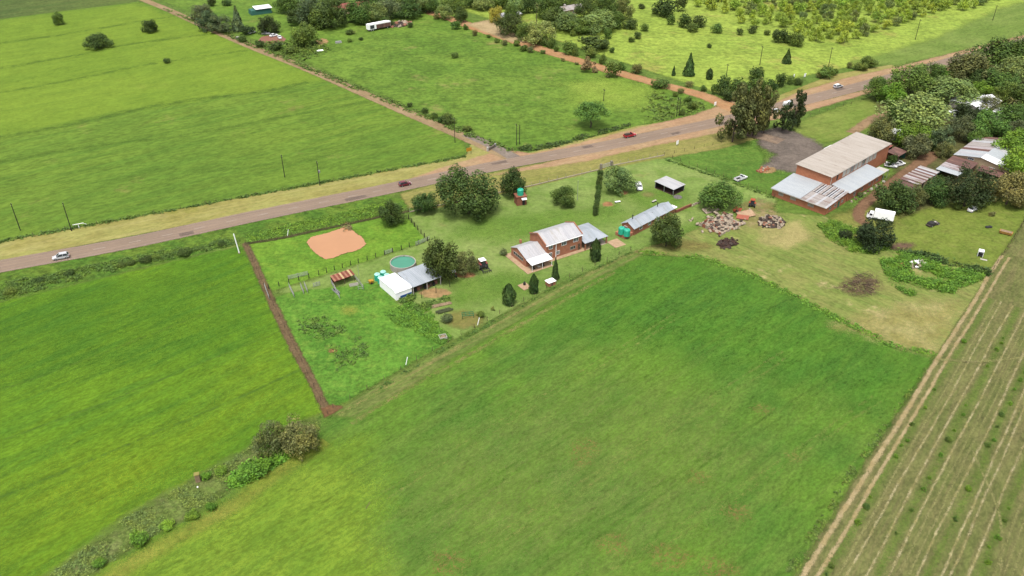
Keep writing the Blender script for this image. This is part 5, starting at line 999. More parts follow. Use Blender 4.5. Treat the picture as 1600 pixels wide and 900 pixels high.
# ------------------------------------------------------------------ warehouse complex
W = empty('warehouse', (95.58, 226.51, 0), math.radians(43), 'long brick warehouse with a raised tan-roofed hall and low blue-grey front roof', 'warehouse')
MB().prismx([(0, 0), (18.6, 0), (18.6, 2.75), (0, 2.55)], 0, 12.6).build('front_wall', 'brick2', W)
MB().prismx([(6.1, 0), (18.3, 0), (18.3, 7.0), (6.1, 6.6)], 12.62, 51.6).build('hall_wall', 'brick2', W)
MB().prismx([(0, 0), (6.08, 0), (6.08, 3.82), (0, 2.98)], 13.6, 36.2).build('side_wall', 'brick2', W)
MB().sheet((12.2, 5.95, 6.76), (40.2, 0, 0), (0, 12.85, .43), .7).build('hall_roof', 'roof_fibre', W)
s = 1.05 / 13
MB().sheet((-.5, 8.6, 2.72), (0, 10.4, 0), (13.1, 0, 1.1), .6).build('front_roof', 'roof_blue', W)
# patched part of the front roof: separate sheets, some gone over the rafters
for k in range(11):
    y0 = -.35 + k * .81; MB().sheet((-.5, y0, 2.62), (0, .79, 0), (6.6, 0, .55), .4, .03, .04).build('roof_sheet', 'roof_dusty' if k % 4 else 'roof_pale', W)
for k in range(11):
    y0 = -.3 + k * .81
    if k in (1, 3, 4, 6, 8, 9): MB().sheet((6.2, y0, 3.2), (0, .5, 0), (6.8, 0, .58), .4, .03, .04).build('roof_sheet', 'roof_pale', W)
    else: MB().sheet((6.2, y0, 3.2), (0, .74, 0), (6.8, 0, .58), .4, .03, .04).build('roof_sheet', 'roof_dusty', W)
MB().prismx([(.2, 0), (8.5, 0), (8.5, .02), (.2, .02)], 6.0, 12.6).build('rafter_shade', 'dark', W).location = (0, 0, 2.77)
MB().sheet((13.4, -.4, 3.1), (23.2, 0, 0), (0, 6.45, .85), .6).build('side_roof', 'roof_blue', W)
MB().box(36.3, 39.8, -.4, 3.2, 2.85, 2.97).build('porch_roof', 'offwhite', W)
for x in (36.8, 39.6): MB().tube((x, -.2, 0), (x, -.2, 2.85), .08).build('porch_post', 'steel', W)
for y0, wd in ((14.6, 1.7), (10.2, 1.9), (4.0, 2.0)): window(W, 0, 0, y0, y0 + wd, 1.1, 2.1, '-x', frame='offwhite', pane=plain_mat('dusty_pane', C(176, 166, 150), .6, var=.25) , bars=3)
# clerestory along the hall side: old multi-pane windows
for k in range(10):
    x0 = 17.4 + k * 2.55
    if k == 0:
        d = MB().box(16.2, 17.0, 6.04, 6.12, 4.4, 6.3).build('loft_door', 'dark', W); continue
    window(W, x0, x0 + 2.1, 6.1, 0, 4.3, 6.45, '-y', frame='offwhite', pane=M['glass'] if k in (3, 6) else plain_mat('old_pane', C(226, 222, 210), .5, var=.3, scale=1.2), bars=4)
MB().tube((12.55, 6.0, 0), (12.55, 6.0, 6.5), .09).build('downpipe', 'offwhite', W)
for x0 in (2.0, 5.2, 9.5): window(W, x0, x0 + 1.2, 0, 0, 1.0, 2.0, '-y', frame='offwhite', bars=2)
d = MB().box(7.4, 8.5, -.05, .05, .05, 2.1).build('door', 'teal', W); MB().box(8.2, 8.3, -.1, -.05, 1, 1.1).build('handle', 'steel', d)
for x0 in (17, 22, 27, 32): window(W, x0, x0 + 1.3, 0, 0, 1.0, 2.1, '-y', frame='offwhite', bars=2)
MB().box(38.0, 43.0, 18.35, 22.6, 3.7, 3.85).build('canopy', 'roof_white', W)
for x in (38.3, 42.7): MB().tube((x, 22.3, 0), (x, 22.3, 3.7), .1).build('canopy_post', 'steel', W)
for k in range(9):   # junk along the foot of the side wall
    a = math.radians(43); xx = 15 + k * 2.6 + random.uniform(-.5, .5); yy = -1.0
    tag(MB().box(-.5, .5, -.3, .3, 0, random.uniform(.3, .7), .12, .08).build('scrap_block', ['rubble_pale', 'rust', 'offwhite'][k % 3], None, (95.58 + xx * math.cos(a) - yy * math.sin(a), 226.51 + xx * math.sin(a) + yy * math.cos(a), 0), random.uniform(0, 3)), ['pale block of scrap at the foot of the warehouse wall', 'rusty piece of scrap at the foot of the warehouse wall', 'off-white scrap panel at the foot of the warehouse wall'][k % 3] + ', ' + ['nearest', 'middle', 'farthest'][k // 3] + ' of three', 'scrap', 'scrap along the warehouse wall')
MB().box(13.3, 36.7, -.52, -.40, 2.98, 3.08).build('gutter', 'offwhite', W); MB().box(-.62, -.5, -.4, 19.0, 2.5, 2.6).build('gutter', 'offwhite', W); MB().box(12.1, 52.4, 5.82, 5.93, 6.6, 6.72).build('gutter', 'offwhite', W)
for x in (18, 30): MB().tube((x, -.12, 0), (x, -.12, 3.0), .07).build('downpipe', 'offwhite', W)
# rusty lean-tos at the far end
a = math.radians(43)
def wloc(x, y): return (95.58 + x * math.cos(a) - y * math.sin(a), 226.51 + x * math.sin(a) + y * math.cos(a))
for (x0, y0, sx, sy, h, lb) in ((52.2, 8.0, 7.5, 5.0, 3.2, 'rusty-red lean-to against the far end of the warehouse'), (53.0, 2.6, 6.5, 4.6, 2.8, 'rust-brown open shelter beyond the white cars')):
    p = wloc(x0, y0); r = empty('lean_to', (p[0], p[1], 0), a, lb, 'shelter'); MB().sheet((0, 0, h), (sx, 0, 0), (0, sy, .35), .5).build('roof', 'redroof' if sx > 7 else 'rust', r)
    for q in ((.2, .2), (sx - .2, .2), (.2, sy - .2), (sx - .2, sy - .2)): MB().box(q[0] - .1, q[0] + .1, q[1] - .1, q[1] + .1, 0, h - .08).build('post', 'wood', r)
    MB().box(.1, sx - .1, sy - .12, sy - .04, 0.02, h - .1).build('back_wall', 'brickdark', r); MB().box(sx - .12, sx - .04, .3, sy - .15, 0.02, h - .1).build('side_wall', 'teal', r)

# ------------------------------------------------------------------ patched shed and small rusty shed on the right
R1 = empty('patched_shed', (151.42, 265.02, 0), math.radians(45), 'big shed with patched white and rust roof sheets among the trees', 'shed')
m = MB(); gable_walls(m, 0.3, 23.0, -17.4, -.4, 3.3, 4.8, -8.6); m.build('wall', 'cream', R1)
n = 10
for k in range(n):
    x0 = -.3 + k * 2.36
    MB().sheet((x0, .1, 3.36), (2.33, 0, 0), (0, -8.7, 1.55), .55, .03, .05).build('roof_sheet', ['roof_blue', 'roof_pale', 'roof_blue', 'rust', 'rust_mix', 'roof_dusty', 'roof_dusty', 'roof_pale', 'roof_dusty', 'rust'][k], R1)
    MB().sheet((x0, -17.9, 3.30), (2.33, 0, 0), (0, 9.3, 1.62), .55, .03, .05).build('roof_sheet', ['roof_white', 'roof_white', 'roof_blue', 'roof_blue', 'roof_blue', 'roof_pale', 'roof_blue', 'rust', 'rust', 'rust'][k], R1)
MB().sheet((-15.0, -7.4, 2.6), (3.6, 0, 0), (0, 7.4, .2), .5).build('porch_roof', 'roof_blue', R1); MB().sheet((-11.35, -7.4, 2.72), (4.2, 0, 0), (0, 7.4, .2), .5).build('porch_roof', 'rust_mix', R1); MB().sheet((-7.1, -8.4, 2.86), (7.0, 0, 0), (0, 8.4, .2), .5).build('porch_roof', 'rust', R1)
for x, y in ((-14.8, -7.2), (-14.8, -.3), (-11, -7.2), (-7, -8.2), (-7, -.3), (-3, -8.2)): MB().box(x - .1, x + .1, y - .1, y + .1, 0, 2.5).build('post', 'wood', R1)
MB().box(-14.6, .2, -.5, -.35, 0.02, 2.5).build('back_wall', 'teal', R1)
MB().sheet((-5.5, -17.0, 2.2), (5.4, 0, 0), (0, 7.4, .3), .5).build('side_roof', 'rust', R1)
for x, y in ((-5.3, -16.8), (-5.3, -10.0)): MB().box(x - .1, x + .1, y - .1, y + .1, 0, 2.15).build('post', 'wood', R1)
window(R1, .3, 0, -13.5, -11.5, 1.2, 2.4, '-x', bars=2); window(R1, .3, 0, -6.5, -4.5, 3.0, 3.8, '-x', bars=2)
p = G(1578, 222, 4.6); 
R2 = empty('rusty_shed', (130.53, 242.71, 0), math.radians(43), 'low shed with streaked rust and white sheet roof beside the red drive', 'shed')
MB().prismx([(.3, 0), (5.9, 0), (5.9, 2.4), (.3, 2.3)], .2, 14.6).build('wall', 'cream', R2)
for k in range(13):
    MB().sheet((-.1 + k * 1.16, -.2 + random.uniform(-.1, .1), 2.5), (1.13, 0, 0), (0, 6.6, .12), .4, .03, .04).build('roof_sheet', ['rust_mix', 'rust', 'roof_dusty', 'rust_mix', 'rust', 'roof_dusty', 'rust', 'roof_dusty', 'rust', 'roof_pale', 'rust', 'roof_pale', 'roof_dusty'][k], R2)
MB().sheet((-3.4, .2, 2.1), (3.2, 0, 0), (0, 6.0, .1), .4).build('porch_roof', 'rust', R2)
for y in (.4, 6.0): MB().tube((-3.2, y, 0), (-3.2, y, 2.1), .09).build('post', 'wood', R2)
for x in (3.0, 7.5, 11.5): MB().box(x, x + 1.6, .24, .32, .1, 1.9).build('door_opening', 'dark', R2)

# ------------------------------------------------------------------ far houses and sheds
def simple_house(name, x, yb, rot, lx, ly, h, rise, wall, roof, label, cat='house'):
    X, Y = G(x, yb); r = empty(name, (X, Y, 0), math.radians(rot), label, cat)
    m = MB(); gable_walls(m, -lx / 2, lx / 2, -ly / 2, ly / 2, h, h + rise, 0); m.build('wall', wall, r); gable_roof(r, -lx / 2, lx / 2, -ly / 2, ly / 2, h, h + rise, 0, roof, .5)
    for k in range(3): window(r, -lx * .35 + k * lx * .28, -lx * .35 + k * lx * .28 + 1.3, -ly / 2, 0, .9, 2.0, '-y', bars=1)
    MB().box(-.5, .4, -ly / 2 - .04, -ly / 2 + .03, .05, 2.0).build('door', 'wood', r) if False else None
    return r
simple_house('house', 548, 18, 30, 20, 9, 2.9, 1.8, 'cream', 'redroof', 'red-roofed house half hidden in the top thicket')
simple_house('house', 793, 30, 35, 13, 7, 2.6, .8, 'cream', 'roof_pale', 'pale-roofed building beside the yellow-tinged tree')
hh = simple_house('house', 890, 20, 35, 14, 8, 2.8, 1.1, plain_mat('pink_wall', C(214, 176, 156)), 'roof_dusty', 'pale pink house in the wooded smallholding')
MB().box(-4, -3, -.5, .5, 3.2, 5.0).build('chimney', 'offwhite', hh)
simple_house('house', 1530, 172, 42, 17, 8, 2.8, 1.4, 'offwhite', 'roof_white', 'white-roofed house in the right-hand wood'); simple_house('outbuilding', 1497, 166, 42, 7, 5, 2.4, .6, 'offwhite', 'roof_white', 'small white-roofed outbuilding left of the white-roofed house'); simple_house('outbuilding', 1562, 184, 42, 6, 5, 2.4, .6, 'offwhite', 'roof_white', 'small white roof by the brownish palm'); simple_house('outbuilding', 1398, 216, 42, 5, 4, 2.3, .4, 'offwhite', 'roof_white', 'tiny white roof between the trees behind the warehouse'); simple_house('outbuilding', 1488, 186, 42, 5, 4, 2.3, .4, 'offwhite', 'roof_white', 'tiny white roof right of the largest umbrella tree')
X, Y = G(410, 20); r = empty('net_shed', (X, Y, 0), math.radians(30), 'green net-walled shed with a white roof at the top', 'shed'); MB().sheet((-4.2, -3.4, 2.9), (9.2, 0, 0), (0, 6.8, .4), .6).build('roof', 'roof_white', r); MB().box(-6.8, 4.6, -3.2, 3.2, .02, 2.3, .3, .3).build('net_wall', 'teal', r)

# ------------------------------------------------------------------ ruin, rubble heaps
def heap(name, x, yb, rx, ry, n, smin, smax, hmax, mats, label, part, rot=0.7):
    X, Y = G(x, yb); r = empty(name, (X, Y, 0), rot, label, 'rubble'); R = random.Random(int(x))
    protos = {}
    for q in range(5):
        mb = MB().box(-.5, .5, -.4, .4, -.3, .3, .12, .1); mb.v = [(a + R.uniform(-.14, .14), b + R.uniform(-.14, .14), c + R.uniform(-.12, .12)) for a, b, c in mb.v]
        for mt in mats: protos[(q, mt)] = mb.mesh(part, mt)
    for k in range(n):
        t = R.random() ** .6; an = R.uniform(0, 6.283); px, py = rx * t * math.cos(an), ry * t * math.sin(an); hz = hmax * (1 - t * t) * R.uniform(.3, 1)
        s_ = R.uniform(smin, smax); o = link(part, protos[(k % 5, mats[k % len(mats)])], r, (px, py, hz + s_ * .2), 0, (s_, s_, s_ * .8)); o.rotation_euler = (R.uniform(-.7, .7), R.uniform(-.7, .7), R.uniform(0, 6))
    core = MB().lathe([(1, 0), (.8, .45), (.45, .8), (.1, .95)], 16).build('core', mats[-1], r); core.scale = (rx * .85, ry * .85, hmax * .85)
    return r
heap('rubble_heap', 1205, 349, 4.4, 3.6, 130, .5, 1.3, 2.0, ['rubble_pale', 'rubble_pale', 'rubble_pink', 'rubble_dark'], 'round heap of pale stones on trampled ground', 'stone')
heap('soil_heap', 1137, 381, 4.0, 2.2, 60, .5, 1.1, .7, ['soil_dark', 'rubble_dark', 'soil_dark'], 'low heap of dark burnt soil below the ruin', 'clod')
heap('rubbish_heap', 1433, 414, 3.0, 2.2, 70, .4, 1.0, .9, ['white', 'rubble_dark', 'offwhite', 'rubble_pale'], 'heap of white and black rubbish in the weeds', 'rubbish_piece')
heap('rubble_heap', 1192, 266, 3.2, 1.5, 24, .5, 1.0, .5, ['soil_red', 'rubble_pale', 'soil_red'], 'small sandy heap at the corner of the gravel yard', 'clod')
heap('soil_heap', 1407, 416, 1.8, 1.0, 16, .5, .9, .6, ['soil_red', 'soil_red'], 'little red soil heap left of the white rubbish', 'clod')
heap('rubble_heap', 625, 39, 7, 4, 50, .9, 2.0, 1.4, ['rubble_pale', 'rubble_pink', 'rubble_dark'], 'grey stone heap beside the long white trailer', 'stone')
X, Y = G(1130, 350); U = empty('ruin', (X, Y, 0), math.radians(40), 'roofless ruin with broken brick walls full of rubble', 'ruin')
RW = random.Random(5)
for (xa, ya, xb, yb_, hm_) in ((-6.3, -4.0, 4.2, -4.0, .7), (-6.3, -4.0, -6.3, 4.0, 1.2), (-6.3, 4.0, .5, 4.0, 1.1), (2.2, -3.6, 2.2, .5, .6)):   # broken wall stubs of uneven height
    n_ = int(math.hypot(xb - xa, yb_ - ya) / 1.05)
    for k in range(n_):
        if RW.random() < .12: continue
        t = (k + .5) / n_; cx, cy = xa + (xb - xa) * t, ya + (yb_ - ya) * t; hh_ = hm_ * RW.uniform(.35, 1.1); lx, ly = (.51, .18) if ya == yb_ else (.18, .51)
        MB().box(cx - lx, cx + lx, cy - ly, cy + ly, 0, hh_, .05, .03).build('wall_stub', RW.choice(['brickdark', 'rubble_pale', 'rubble_pale']), U)
R = random.Random(3); pm = {}
for q in range(5):
    mb = MB().box(-.5, .5, -.4, .4, -.3, .3, .12, .1); mb.v = [(a_ + R.uniform(-.14, .14), b_ + R.uniform(-.14, .14), c_ + R.uniform(-.12, .12)) for a_, b_, c_ in mb.v]
    for mt in ('rubble_pale', 'rubble_pink', 'rubble_dark'): pm[(q, mt)] = mb.mesh('stone', mt)
for k in range(190):
    x, y = R.gauss(.6, 3.6), R.gauss(.6, 2.6); s_ = R.uniform(.35, 1.4)
    o = link('stone', pm[(k % 5, R.choice(['rubble_pale', 'rubble_pale', 'rubble_pale', 'rubble_pink', 'rubble_dark']))], U, (x, y, R.uniform(0, .7)), 0, (s_ * R.uniform(.8, 1.8), s_, s_ * .7)); o.rotation_euler = (R.uniform(-.5, .5), R.uniform(-.5, .5), R.uniform(0, 6))
MB().box(-6.0, 4.6, -3.7, 3.7, 0, .12).build('floor', 'rubble_pale', U)
for k, (x, y, sx, sy, rz) in enumerate(((1165, 337, 2.6, 1.5, .3), (1152, 330, 1.6, 1.0, 1.0), (1110, 330, 2.6, 1.2, .5), (1160, 342, 1.8, .8, -.4))):
    X, Y = G(x, y); r = empty('fallen_roof', (X, Y, 0), rz, ['large tan slab fallen beside the ruin', 'red sheet leaning on the ruin', 'grey slab at the back of the ruin', 'orange sheet lying right of the ruin'][k], 'debris')
    MB().hexa([(-sx, -sy, .1), (sx, -sy, .3), (sx, sy, .9), (-sx, sy, .7)], [(-sx, -sy, .22), (sx, -sy, .42), (sx, sy, 1.02), (-sx, sy, .82)]).build('slab', ['paving', 'orange', 'rubble_pale', plain_mat('red_sheet', C(192, 110, 84))][k], r)
    MB().box(-sx * .8, sx * .8, -.1, sy * .9, 0, .35).build('support', 'rubble_pink', r)

# brush pile on the burnt ring
X, Y = G(1345, 446); r = empty('brush_pile', (X, Y, 0), .4, 'ragged pile of dry brown branches on the dry yard', 'brush pile'); R = random.Random(11); SM = []
for q in range(8):
    m = MB(); p = Vector((-.9, 0, 0))
    for k in range(4): e = p + Vector((.45, R.uniform(-.16, .16), R.uniform(-.1, .14))); m.tube(p, e, .05 - .009 * k, .041 - .009 * k, 4, False); p = e
    for k in range(3): a0 = Vector((-.4 + k * .4, 0, 0)); m.tube(a0, a0 + Vector((R.uniform(.2, .5), R.uniform(-.5, .5), R.uniform(.1, .4))), .025, .01, 4, False)
    SM.append(m.mesh('branch', ['wood', 'wood', 'rubble_dark', 'timber'][q % 4]))
for k in range(200):
    an = R.uniform(0, 6.283); rr = R.gauss(.8, .3) * (1 + .35 * math.sin(2 * an + .6) + .2 * math.sin(3 * an)); s_ = R.uniform(.6, 1.3)
    o = link('branch', SM[k % 8], r, (4.6 * rr * math.cos(an), 3.6 * rr * math.sin(an), R.uniform(.05, .6)), 0, (s_, s_, s_)); o.rotation_euler = (R.uniform(-.4, .4), R.uniform(-.4, .4), R.uniform(0, 6.28))

# ------------------------------------------------------------------ vehicles
def loft(st, n_=0):
    m = MB(); vs = []; fs = []
    for x, hw, zb, zt in st:
        r = min(.14, hw * .3); vs += [(x, -hw + r, zb), (x, hw - r, zb), (x, hw, zb + r), (x, hw * .985, (zb + zt) / 2), (x, hw * .95, zt - r * .8), (x, hw - r * 1.6, zt), (x, -hw + r * 1.6, zt), (x, -hw * .95, zt - r * .8), (x, -hw * .985, (zb + zt) / 2), (x, -hw, zb + r)]
    k = 10
    for i in range(len(st) - 1):
        for j in range(k): fs.append((i * k + j, i * k + (j + 1) % k, (i + 1) * k + (j + 1) % k, (i + 1) * k + j))
    fs += [tuple(range(k)), tuple(range(len(vs) - 1, len(vs) - 1 - k, -1))]
    return m.add(vs, fs)
def wheel(par, x, y, r, w=.22, rim='steel'):
    o = MB().tube((x, y - w / 2, r), (x, y + w / 2, r), r, n=16).build('wheel', 'rubber', par); MB().tube((x, y - w / 2 - .012, r), (x, y + w / 2 + .012, r), r * .6, n=12).build('rim', rim, o)
def lights(par, xf, xr, hw, z):
    for s_ in (-1, 1):
        MB().box(xf - .08, xf + .02, s_ * hw * .68 - .17, s_ * hw * .68 + .17, z - .08, z + .08).build('headlight', 'lamp', par); MB().box(xr - .02, xr + .08, s_ * hw * .76 - .11, s_ * hw * .76 + .11, z - .02, z + .2).build('tail_light', 'taillight', par)
def greenhouse(par, xb0, xb1, xt0, xt1, hw, zb, zt, pnt):
    g = MB().hexa([(xb0, -hw, zb), (xb1, -hw, zb), (xb1, hw, zb), (xb0, hw, zb)], [(xt0, -hw * .82, zt), (xt1, -hw * .82, zt), (xt1, hw * .82, zt), (xt0, hw * .82, zt)]).build('windows', 'glass', par)
    h2 = hw * .83; MB().hexa([(xt0 - .06, -h2, zt - .05), (xt1 + .08, -h2, zt - .05), (xt1 + .08, h2, zt - .05), (xt0 - .06, h2, zt - .05)], [(xt0 + .06, -h2 * .9, zt + .05), (xt1 - .06, -h2 * .9, zt + .05), (xt1 - .06, h2 * .9, zt + .05), (xt0 + .06, h2 * .9, zt + .05)]).build('roof', pnt, par)
    p = MB()
    for s_ in (-1, 1):
        for a, b in ((xb0, xt0), (xb1, xt1), ((xb0 + xb1) / 2, (xt0 + xt1) / 2)): p.tube((a, s_ * hw * 1.0, zb), (b, s_ * hw * .83, zt), .05, n=5)
    p.build('pillars', pnt, par)
def hatch(x, y, rz, pnt, label, L=4.2, hw=.86, H=1.5, z=0.0, roofpaint=None):
    r = empty('car', (x, y, gz(x, y)), rz, label, 'car'); h = L / 2
    loft([(-h, hw * .8, .38, .78), (-h + .18, hw * .94, .28, .95), (-h + .9, hw, .22, .98), (0, hw, .22, .95), (h - 1.3, hw, .22, .95), (h - .5, hw * .95, .24, .82), (h - .1, hw * .84, .3, .66), (h, hw * .72, .36, .58)]).build('body', pnt, r, smooth=False)
    greenhouse(r, -h + .12, h - 1.15, -h + .55, h - 2.0, hw * .94, .93, H, roofpaint or pnt); lights(r, h - .06, -h + .02, hw, .64)
    for xx in (-h + .78, h - .82):
        for s_ in (-1, 1): wheel(r, xx, s_ * (hw - .1), .32)
    return r
def sedan(x, y, rz, pnt, label, L=4.5, hw=.87):
    r = empty('car', (x, y, gz(x, y)), rz, label, 'car'); h = L / 2
    loft([(-h, hw * .82, .38, .82), (-h + .15, hw * .95, .28, .93), (-h + 1.1, hw, .22, .95), (h - 1.4, hw, .22, .93), (h - .5, hw * .95, .24, .82), (h, hw * .75, .34, .6)]).build('body', pnt, r)
    greenhouse(r, -h + .65, h - 1.2, -h + 1.35, h - 2.0, hw * .93, .91, 1.42, pnt); lights(r, h - .06, -h + .02, hw, .66)
    for xx in (-h + .85, h - .85):
        for s_ in (-1, 1): wheel(r, xx, s_ * (hw - .1), .31)
    return r
def pickup(x, y, rz, pnt, label, double=False, L=5.0, hw=.88, load=None, canopy=False):
    r = empty('pickup', (x, y, gz(x, y)), rz, label, 'pickup'); h = L / 2; cb = (-.35 if double else .35)
    loft([(cb - .02, hw, .35, 1.02), (h - 1.4, hw, .35, 1.0), (h - .5, hw * .96, .36, .95), (h - .06, hw * .88, .42, .8), (h, hw * .8, .48, .72)]).build('body', pnt, r)
    greenhouse(r, cb + .02, h - 1.25, cb + .18, h - 1.85, hw * .93, .98, 1.66, pnt)
    b = MB(); b.box(-h, cb - .05, -hw, -hw + .08, .45, 1.05); b.box(-h, cb - .05, hw - .08, hw, .45, 1.05); b.box(-h, -h + .07, -hw + .08, hw - .08, .45, 1.05); b.box(-h + .07, cb - .05, -hw + .08, hw - .08, .45, .58); bo = b.build('load_bed', pnt, r)
    MB().box(-h + .08, cb - .1, -hw + .09, hw - .09, .585, .60).build('bed_liner', 'rubber', bo)
    lights(r, h - .06, -h - .02, hw, .78)
    for xx in (-h + .95, h - .9):
        for s_ in (-1, 1): wheel(r, xx, s_ * (hw - .1), .36)
    if load:
        MB().box(-h + .15, -.1, -.6, .6, .6, 1.5, .1, .08).build('load_cover', load, r)
    return r
def at(x, y, z=0.0): return G(x, y, z)
ang = lambda a, b: pang(a, b)
RA = ang((0, 416.5), (200, 380)); RB = ang((590, 298.5), (700, 275)); RC = ang((930, 231), (1050, 206)); RD = ang((1230, 164), (1430, 111.5))
ZR = 0.13
hatch(*at(96, 404), RA + math.pi, 'p_silver', 'silver hatchback with dark windows driving left on the tar road', 4.4, .9, 1.55)
hatch(*at(633, 290), RB, 'p_maroon', 'maroon hatchback on the tar road above the great tree', 4.1)
pickup(*at(984, 214), RC, 'p_red', 'red pickup with a loaded back on the tar road', False, 4.9, .88, 'rubble_dark')
hatch(*at(1309, 137), RD, 'p_silver', 'silver estate car driving on the far stretch of road', 4.7, .9, 1.5, 0, 'p_white')
hatch(*at(1214, 176), RD, 'p_white', 'white car on the road glimpsed beside the dark trees', 4.3)
x, y = at(1231, 166)
def van(x, y, rz, label):
    r = empty('van', (x, y, gz(x, y)), rz, label, 'van'); loft([(-2.3, .85, .4, 1.9), (-2.2, .92, .3, 2.0), (1.2, .92, .3, 2.0), (1.5, .9, .3, 1.9)]).build('body', 'p_white', r)
    loft([(1.45, .9, .3, 1.15), (2.2, .85, .35, .95), (2.35, .75, .4, .8)]).build('bonnet', 'p_white', r); MB().hexa([(1.5, -.82, 1.1), (2.1, -.8, 1.0), (2.1, .8, 1.0), (1.5, .82, 1.1)], [(1.5, -.75, 1.82), (1.56, -.75, 1.82), (1.56, .75, 1.82), (1.5, .75, 1.82)]).build('windscreen', 'glass', r)
    for xx in (-1.5, 1.55):
        for s_ in (-1, 1): wheel(r, xx, s_ * .82, .33)
van(x, y, RD, 'white van on the road behind the tall narrow tree')
pickup(*at(998, 294), math.radians(-88), 'p_white', 'white double-cab pickup parked beside the feathery tree', True, 5.1, .92)
pickup(*at(1157, 281), math.radians(36), 'p_white', 'white pickup with dark load bed parked on the deep green lawn', False, 5.0, .9)
sedan(*at(1519, 329), math.radians(40), 'p_white', 'white saloon parked on the lawn by the shrubby tree')
hatch(*at(1391, 261), math.radians(-20), 'p_white', 'white car at the far end of the warehouse, left of the little tree'); pickup(*at(1404, 259), math.radians(25), 'p_white', 'white pickup at the far end of the warehouse, right of the little tree', False, 4.6)
hatch(*at(661, 18), math.radians(-25), 'p_white', 'white car parked at the top end of the red dirt road', 4.3)
pickup(*at(375, 63), ang((330, 46), (400, 76)), 'p_dark', 'dark pickup driving along the straight dirt road', True, 5.0, .9, 'offwhite')
# box truck
x, y = at(1373, 344); tr = empty('box_truck', (x, y, 0), ang((1393, 346), (1353, 338)), 'white box truck parked between two dark trees', 'truck')
MB().box(-4.0, 1.7, -1.15, 1.15, .95, 3.2, .05, .05).build('cargo_box', 'white', tr); loft([(1.8, 1.0, .5, 2.3), (2.9, 1.0, .5, 2.25), (3.4, .98, .5, 1.5), (3.6, .9, .55, 1.25)]).build('cab', 'p_white', tr)
MB().hexa([(2.92, -.9, 1.5), (3.44, -.9, 1.45), (3.44, .9, 1.45), (2.92, .9, 1.5)], [(2.9, -.85, 2.2), (2.98, -.85, 2.2), (2.98, .85, 2.2), (2.9, .85, 2.2)]).build('windscreen', 'glass', tr)
for s_ in (-1, 1): MB().box(2.1, 2.85, s_ * 1.0 - .02, s_ * 1.0 + .02, 1.45, 2.1).build('side_window', 'glass', tr)
MB().box(-4.0, 3.0, -.5, .5, .6, .94).build('chassis', 'dark', tr)
for xx in (-2.6, 2.6):
    for s_ in (-1, 1): wheel(tr, xx, s_ * .95, .45, .3)
# tractors
def tractor(x, y, rz, label, body='p_tractor', cabroof='white', s=1.0, implement=False):
    r = empty('tractor', (x, y, 0), rz, label, 'tractor'); r.scale = (s, s, s)
    for s_ in (-1, 1): wheel(r, -.7, s_ * .8, .75, .4, 'offwhite'); wheel(r, 1.3, s_ * .65, .42, .26, 'offwhite')
    MB().box(.2, 1.9, -.35, .35, .75, 1.4, .05, .06).build('bonnet', body, r); MB().box(-1.2, .3, -.4, .4, .6, 1.0).build('transmission', 'dark', r)
    for s_ in (-1, 1): MB().box(-1.3, -.1, s_ * .82 - .25, s_ * .82 + .25, 1.5, 1.58).build('mudguard', body, r)
    c = MB().hexa([(-.95, -.6, 1.0), (.35, -.6, 1.0), (.35, .6, 1.0), (-.95, .6, 1.0)], [(-.85, -.55, 2.3), (.25, -.55, 2.3), (.25, .55, 2.3), (-.85, .55, 2.3)]).build('cab', 'glass', r)
    MB().box(-1.05, .45, -.75, .75, 2.3, 2.45, .08, .08).build('cab_roof', cabroof, c); MB().tube((.9, .25, 1.4), (.9, .25, 2.2), .05).build('exhaust', 'dark', r)
    if implement:
        f = MB(); f.tube((-1.3, -.9, .5), (-2.8, -.9, .4), .08); f.tube((-1.3, .9, .5), (-2.8, .9, .4), .08); f.tube((-2.0, -1.0, .5), (-2.0, 1.0, .5), .09); f.tube((-2.8, -1.2, .4), (-2.8, 1.2, .4), .09)
        for k in range(5): f.tube((-2.8, -1.1 + k * .55, .42), (-3.0, -1.1 + k * .55, 0), .05)
        f.build('plough', 'rubber', r)
    return r
tractor(*at(753, 418), math.radians(118), 'red tractor with white cab roof and plough on the lawn', implement=True, s=1.15)
tractor(*at(709, 432), math.radians(100), 'small tractor with pale roof beside the tall dark tree', s=.75)
tractor(*at(1175, 322), math.radians(70), 'orange tractor standing behind the ruin', 'orange', 'orange', 1.0)
# wrecks and scrap on the right lawn
x, y = at(1457, 352); r = empty('car_wreck', (x, y, 0), .5, 'dark stripped vehicle chassis in the middle of the right lawn', 'wreck')
MB().box(-2.2, 2.2, -.8, .8, .25, .5).build('chassis', 'rubble_dark', r); MB().hexa([(-1.8, -.85, .5), (.2, -.85, .5), (.2, .85, .5), (-1.8, .85, .5)], [(-1.6, -.8, 1.1), (.1, -.8, 1.2), (.1, .8, 1.2), (-1.6, .8, 1.1)]).build('body', 'dark', r)
for s_ in (-1, 1):
    MB().tube((.3, s_ * .8, .5), (.5, s_ * .75, 1.5), .06).build('roll_bar', 'dark', r); wheel(r, -1.4, s_ * .8, .35); wheel(r, 1.5, s_ * .8, .35)
MB().tube((.5, -.75, 1.5), (.5, .75, 1.5), .06).build('roll_bar', 'dark', r); MB().box(.6, 1.3, -.5, .4, .5, .9).build('engine', 'offwhite', r)
x, y = at(1545, 356); r = empty('tyre_stack', (x, y, 0), 0, 'pair of black tyres lying on the right lawn', 'tyres')
for k, (a_, b_) in enumerate(((-.5, 0), (.45, .2))): MB().lathe([(.3, 0), (.55, .02), (.62, .18), (.55, .34), (.3, .36)], 14, (a_, b_, 0)).build('tyre', 'rubber', r)
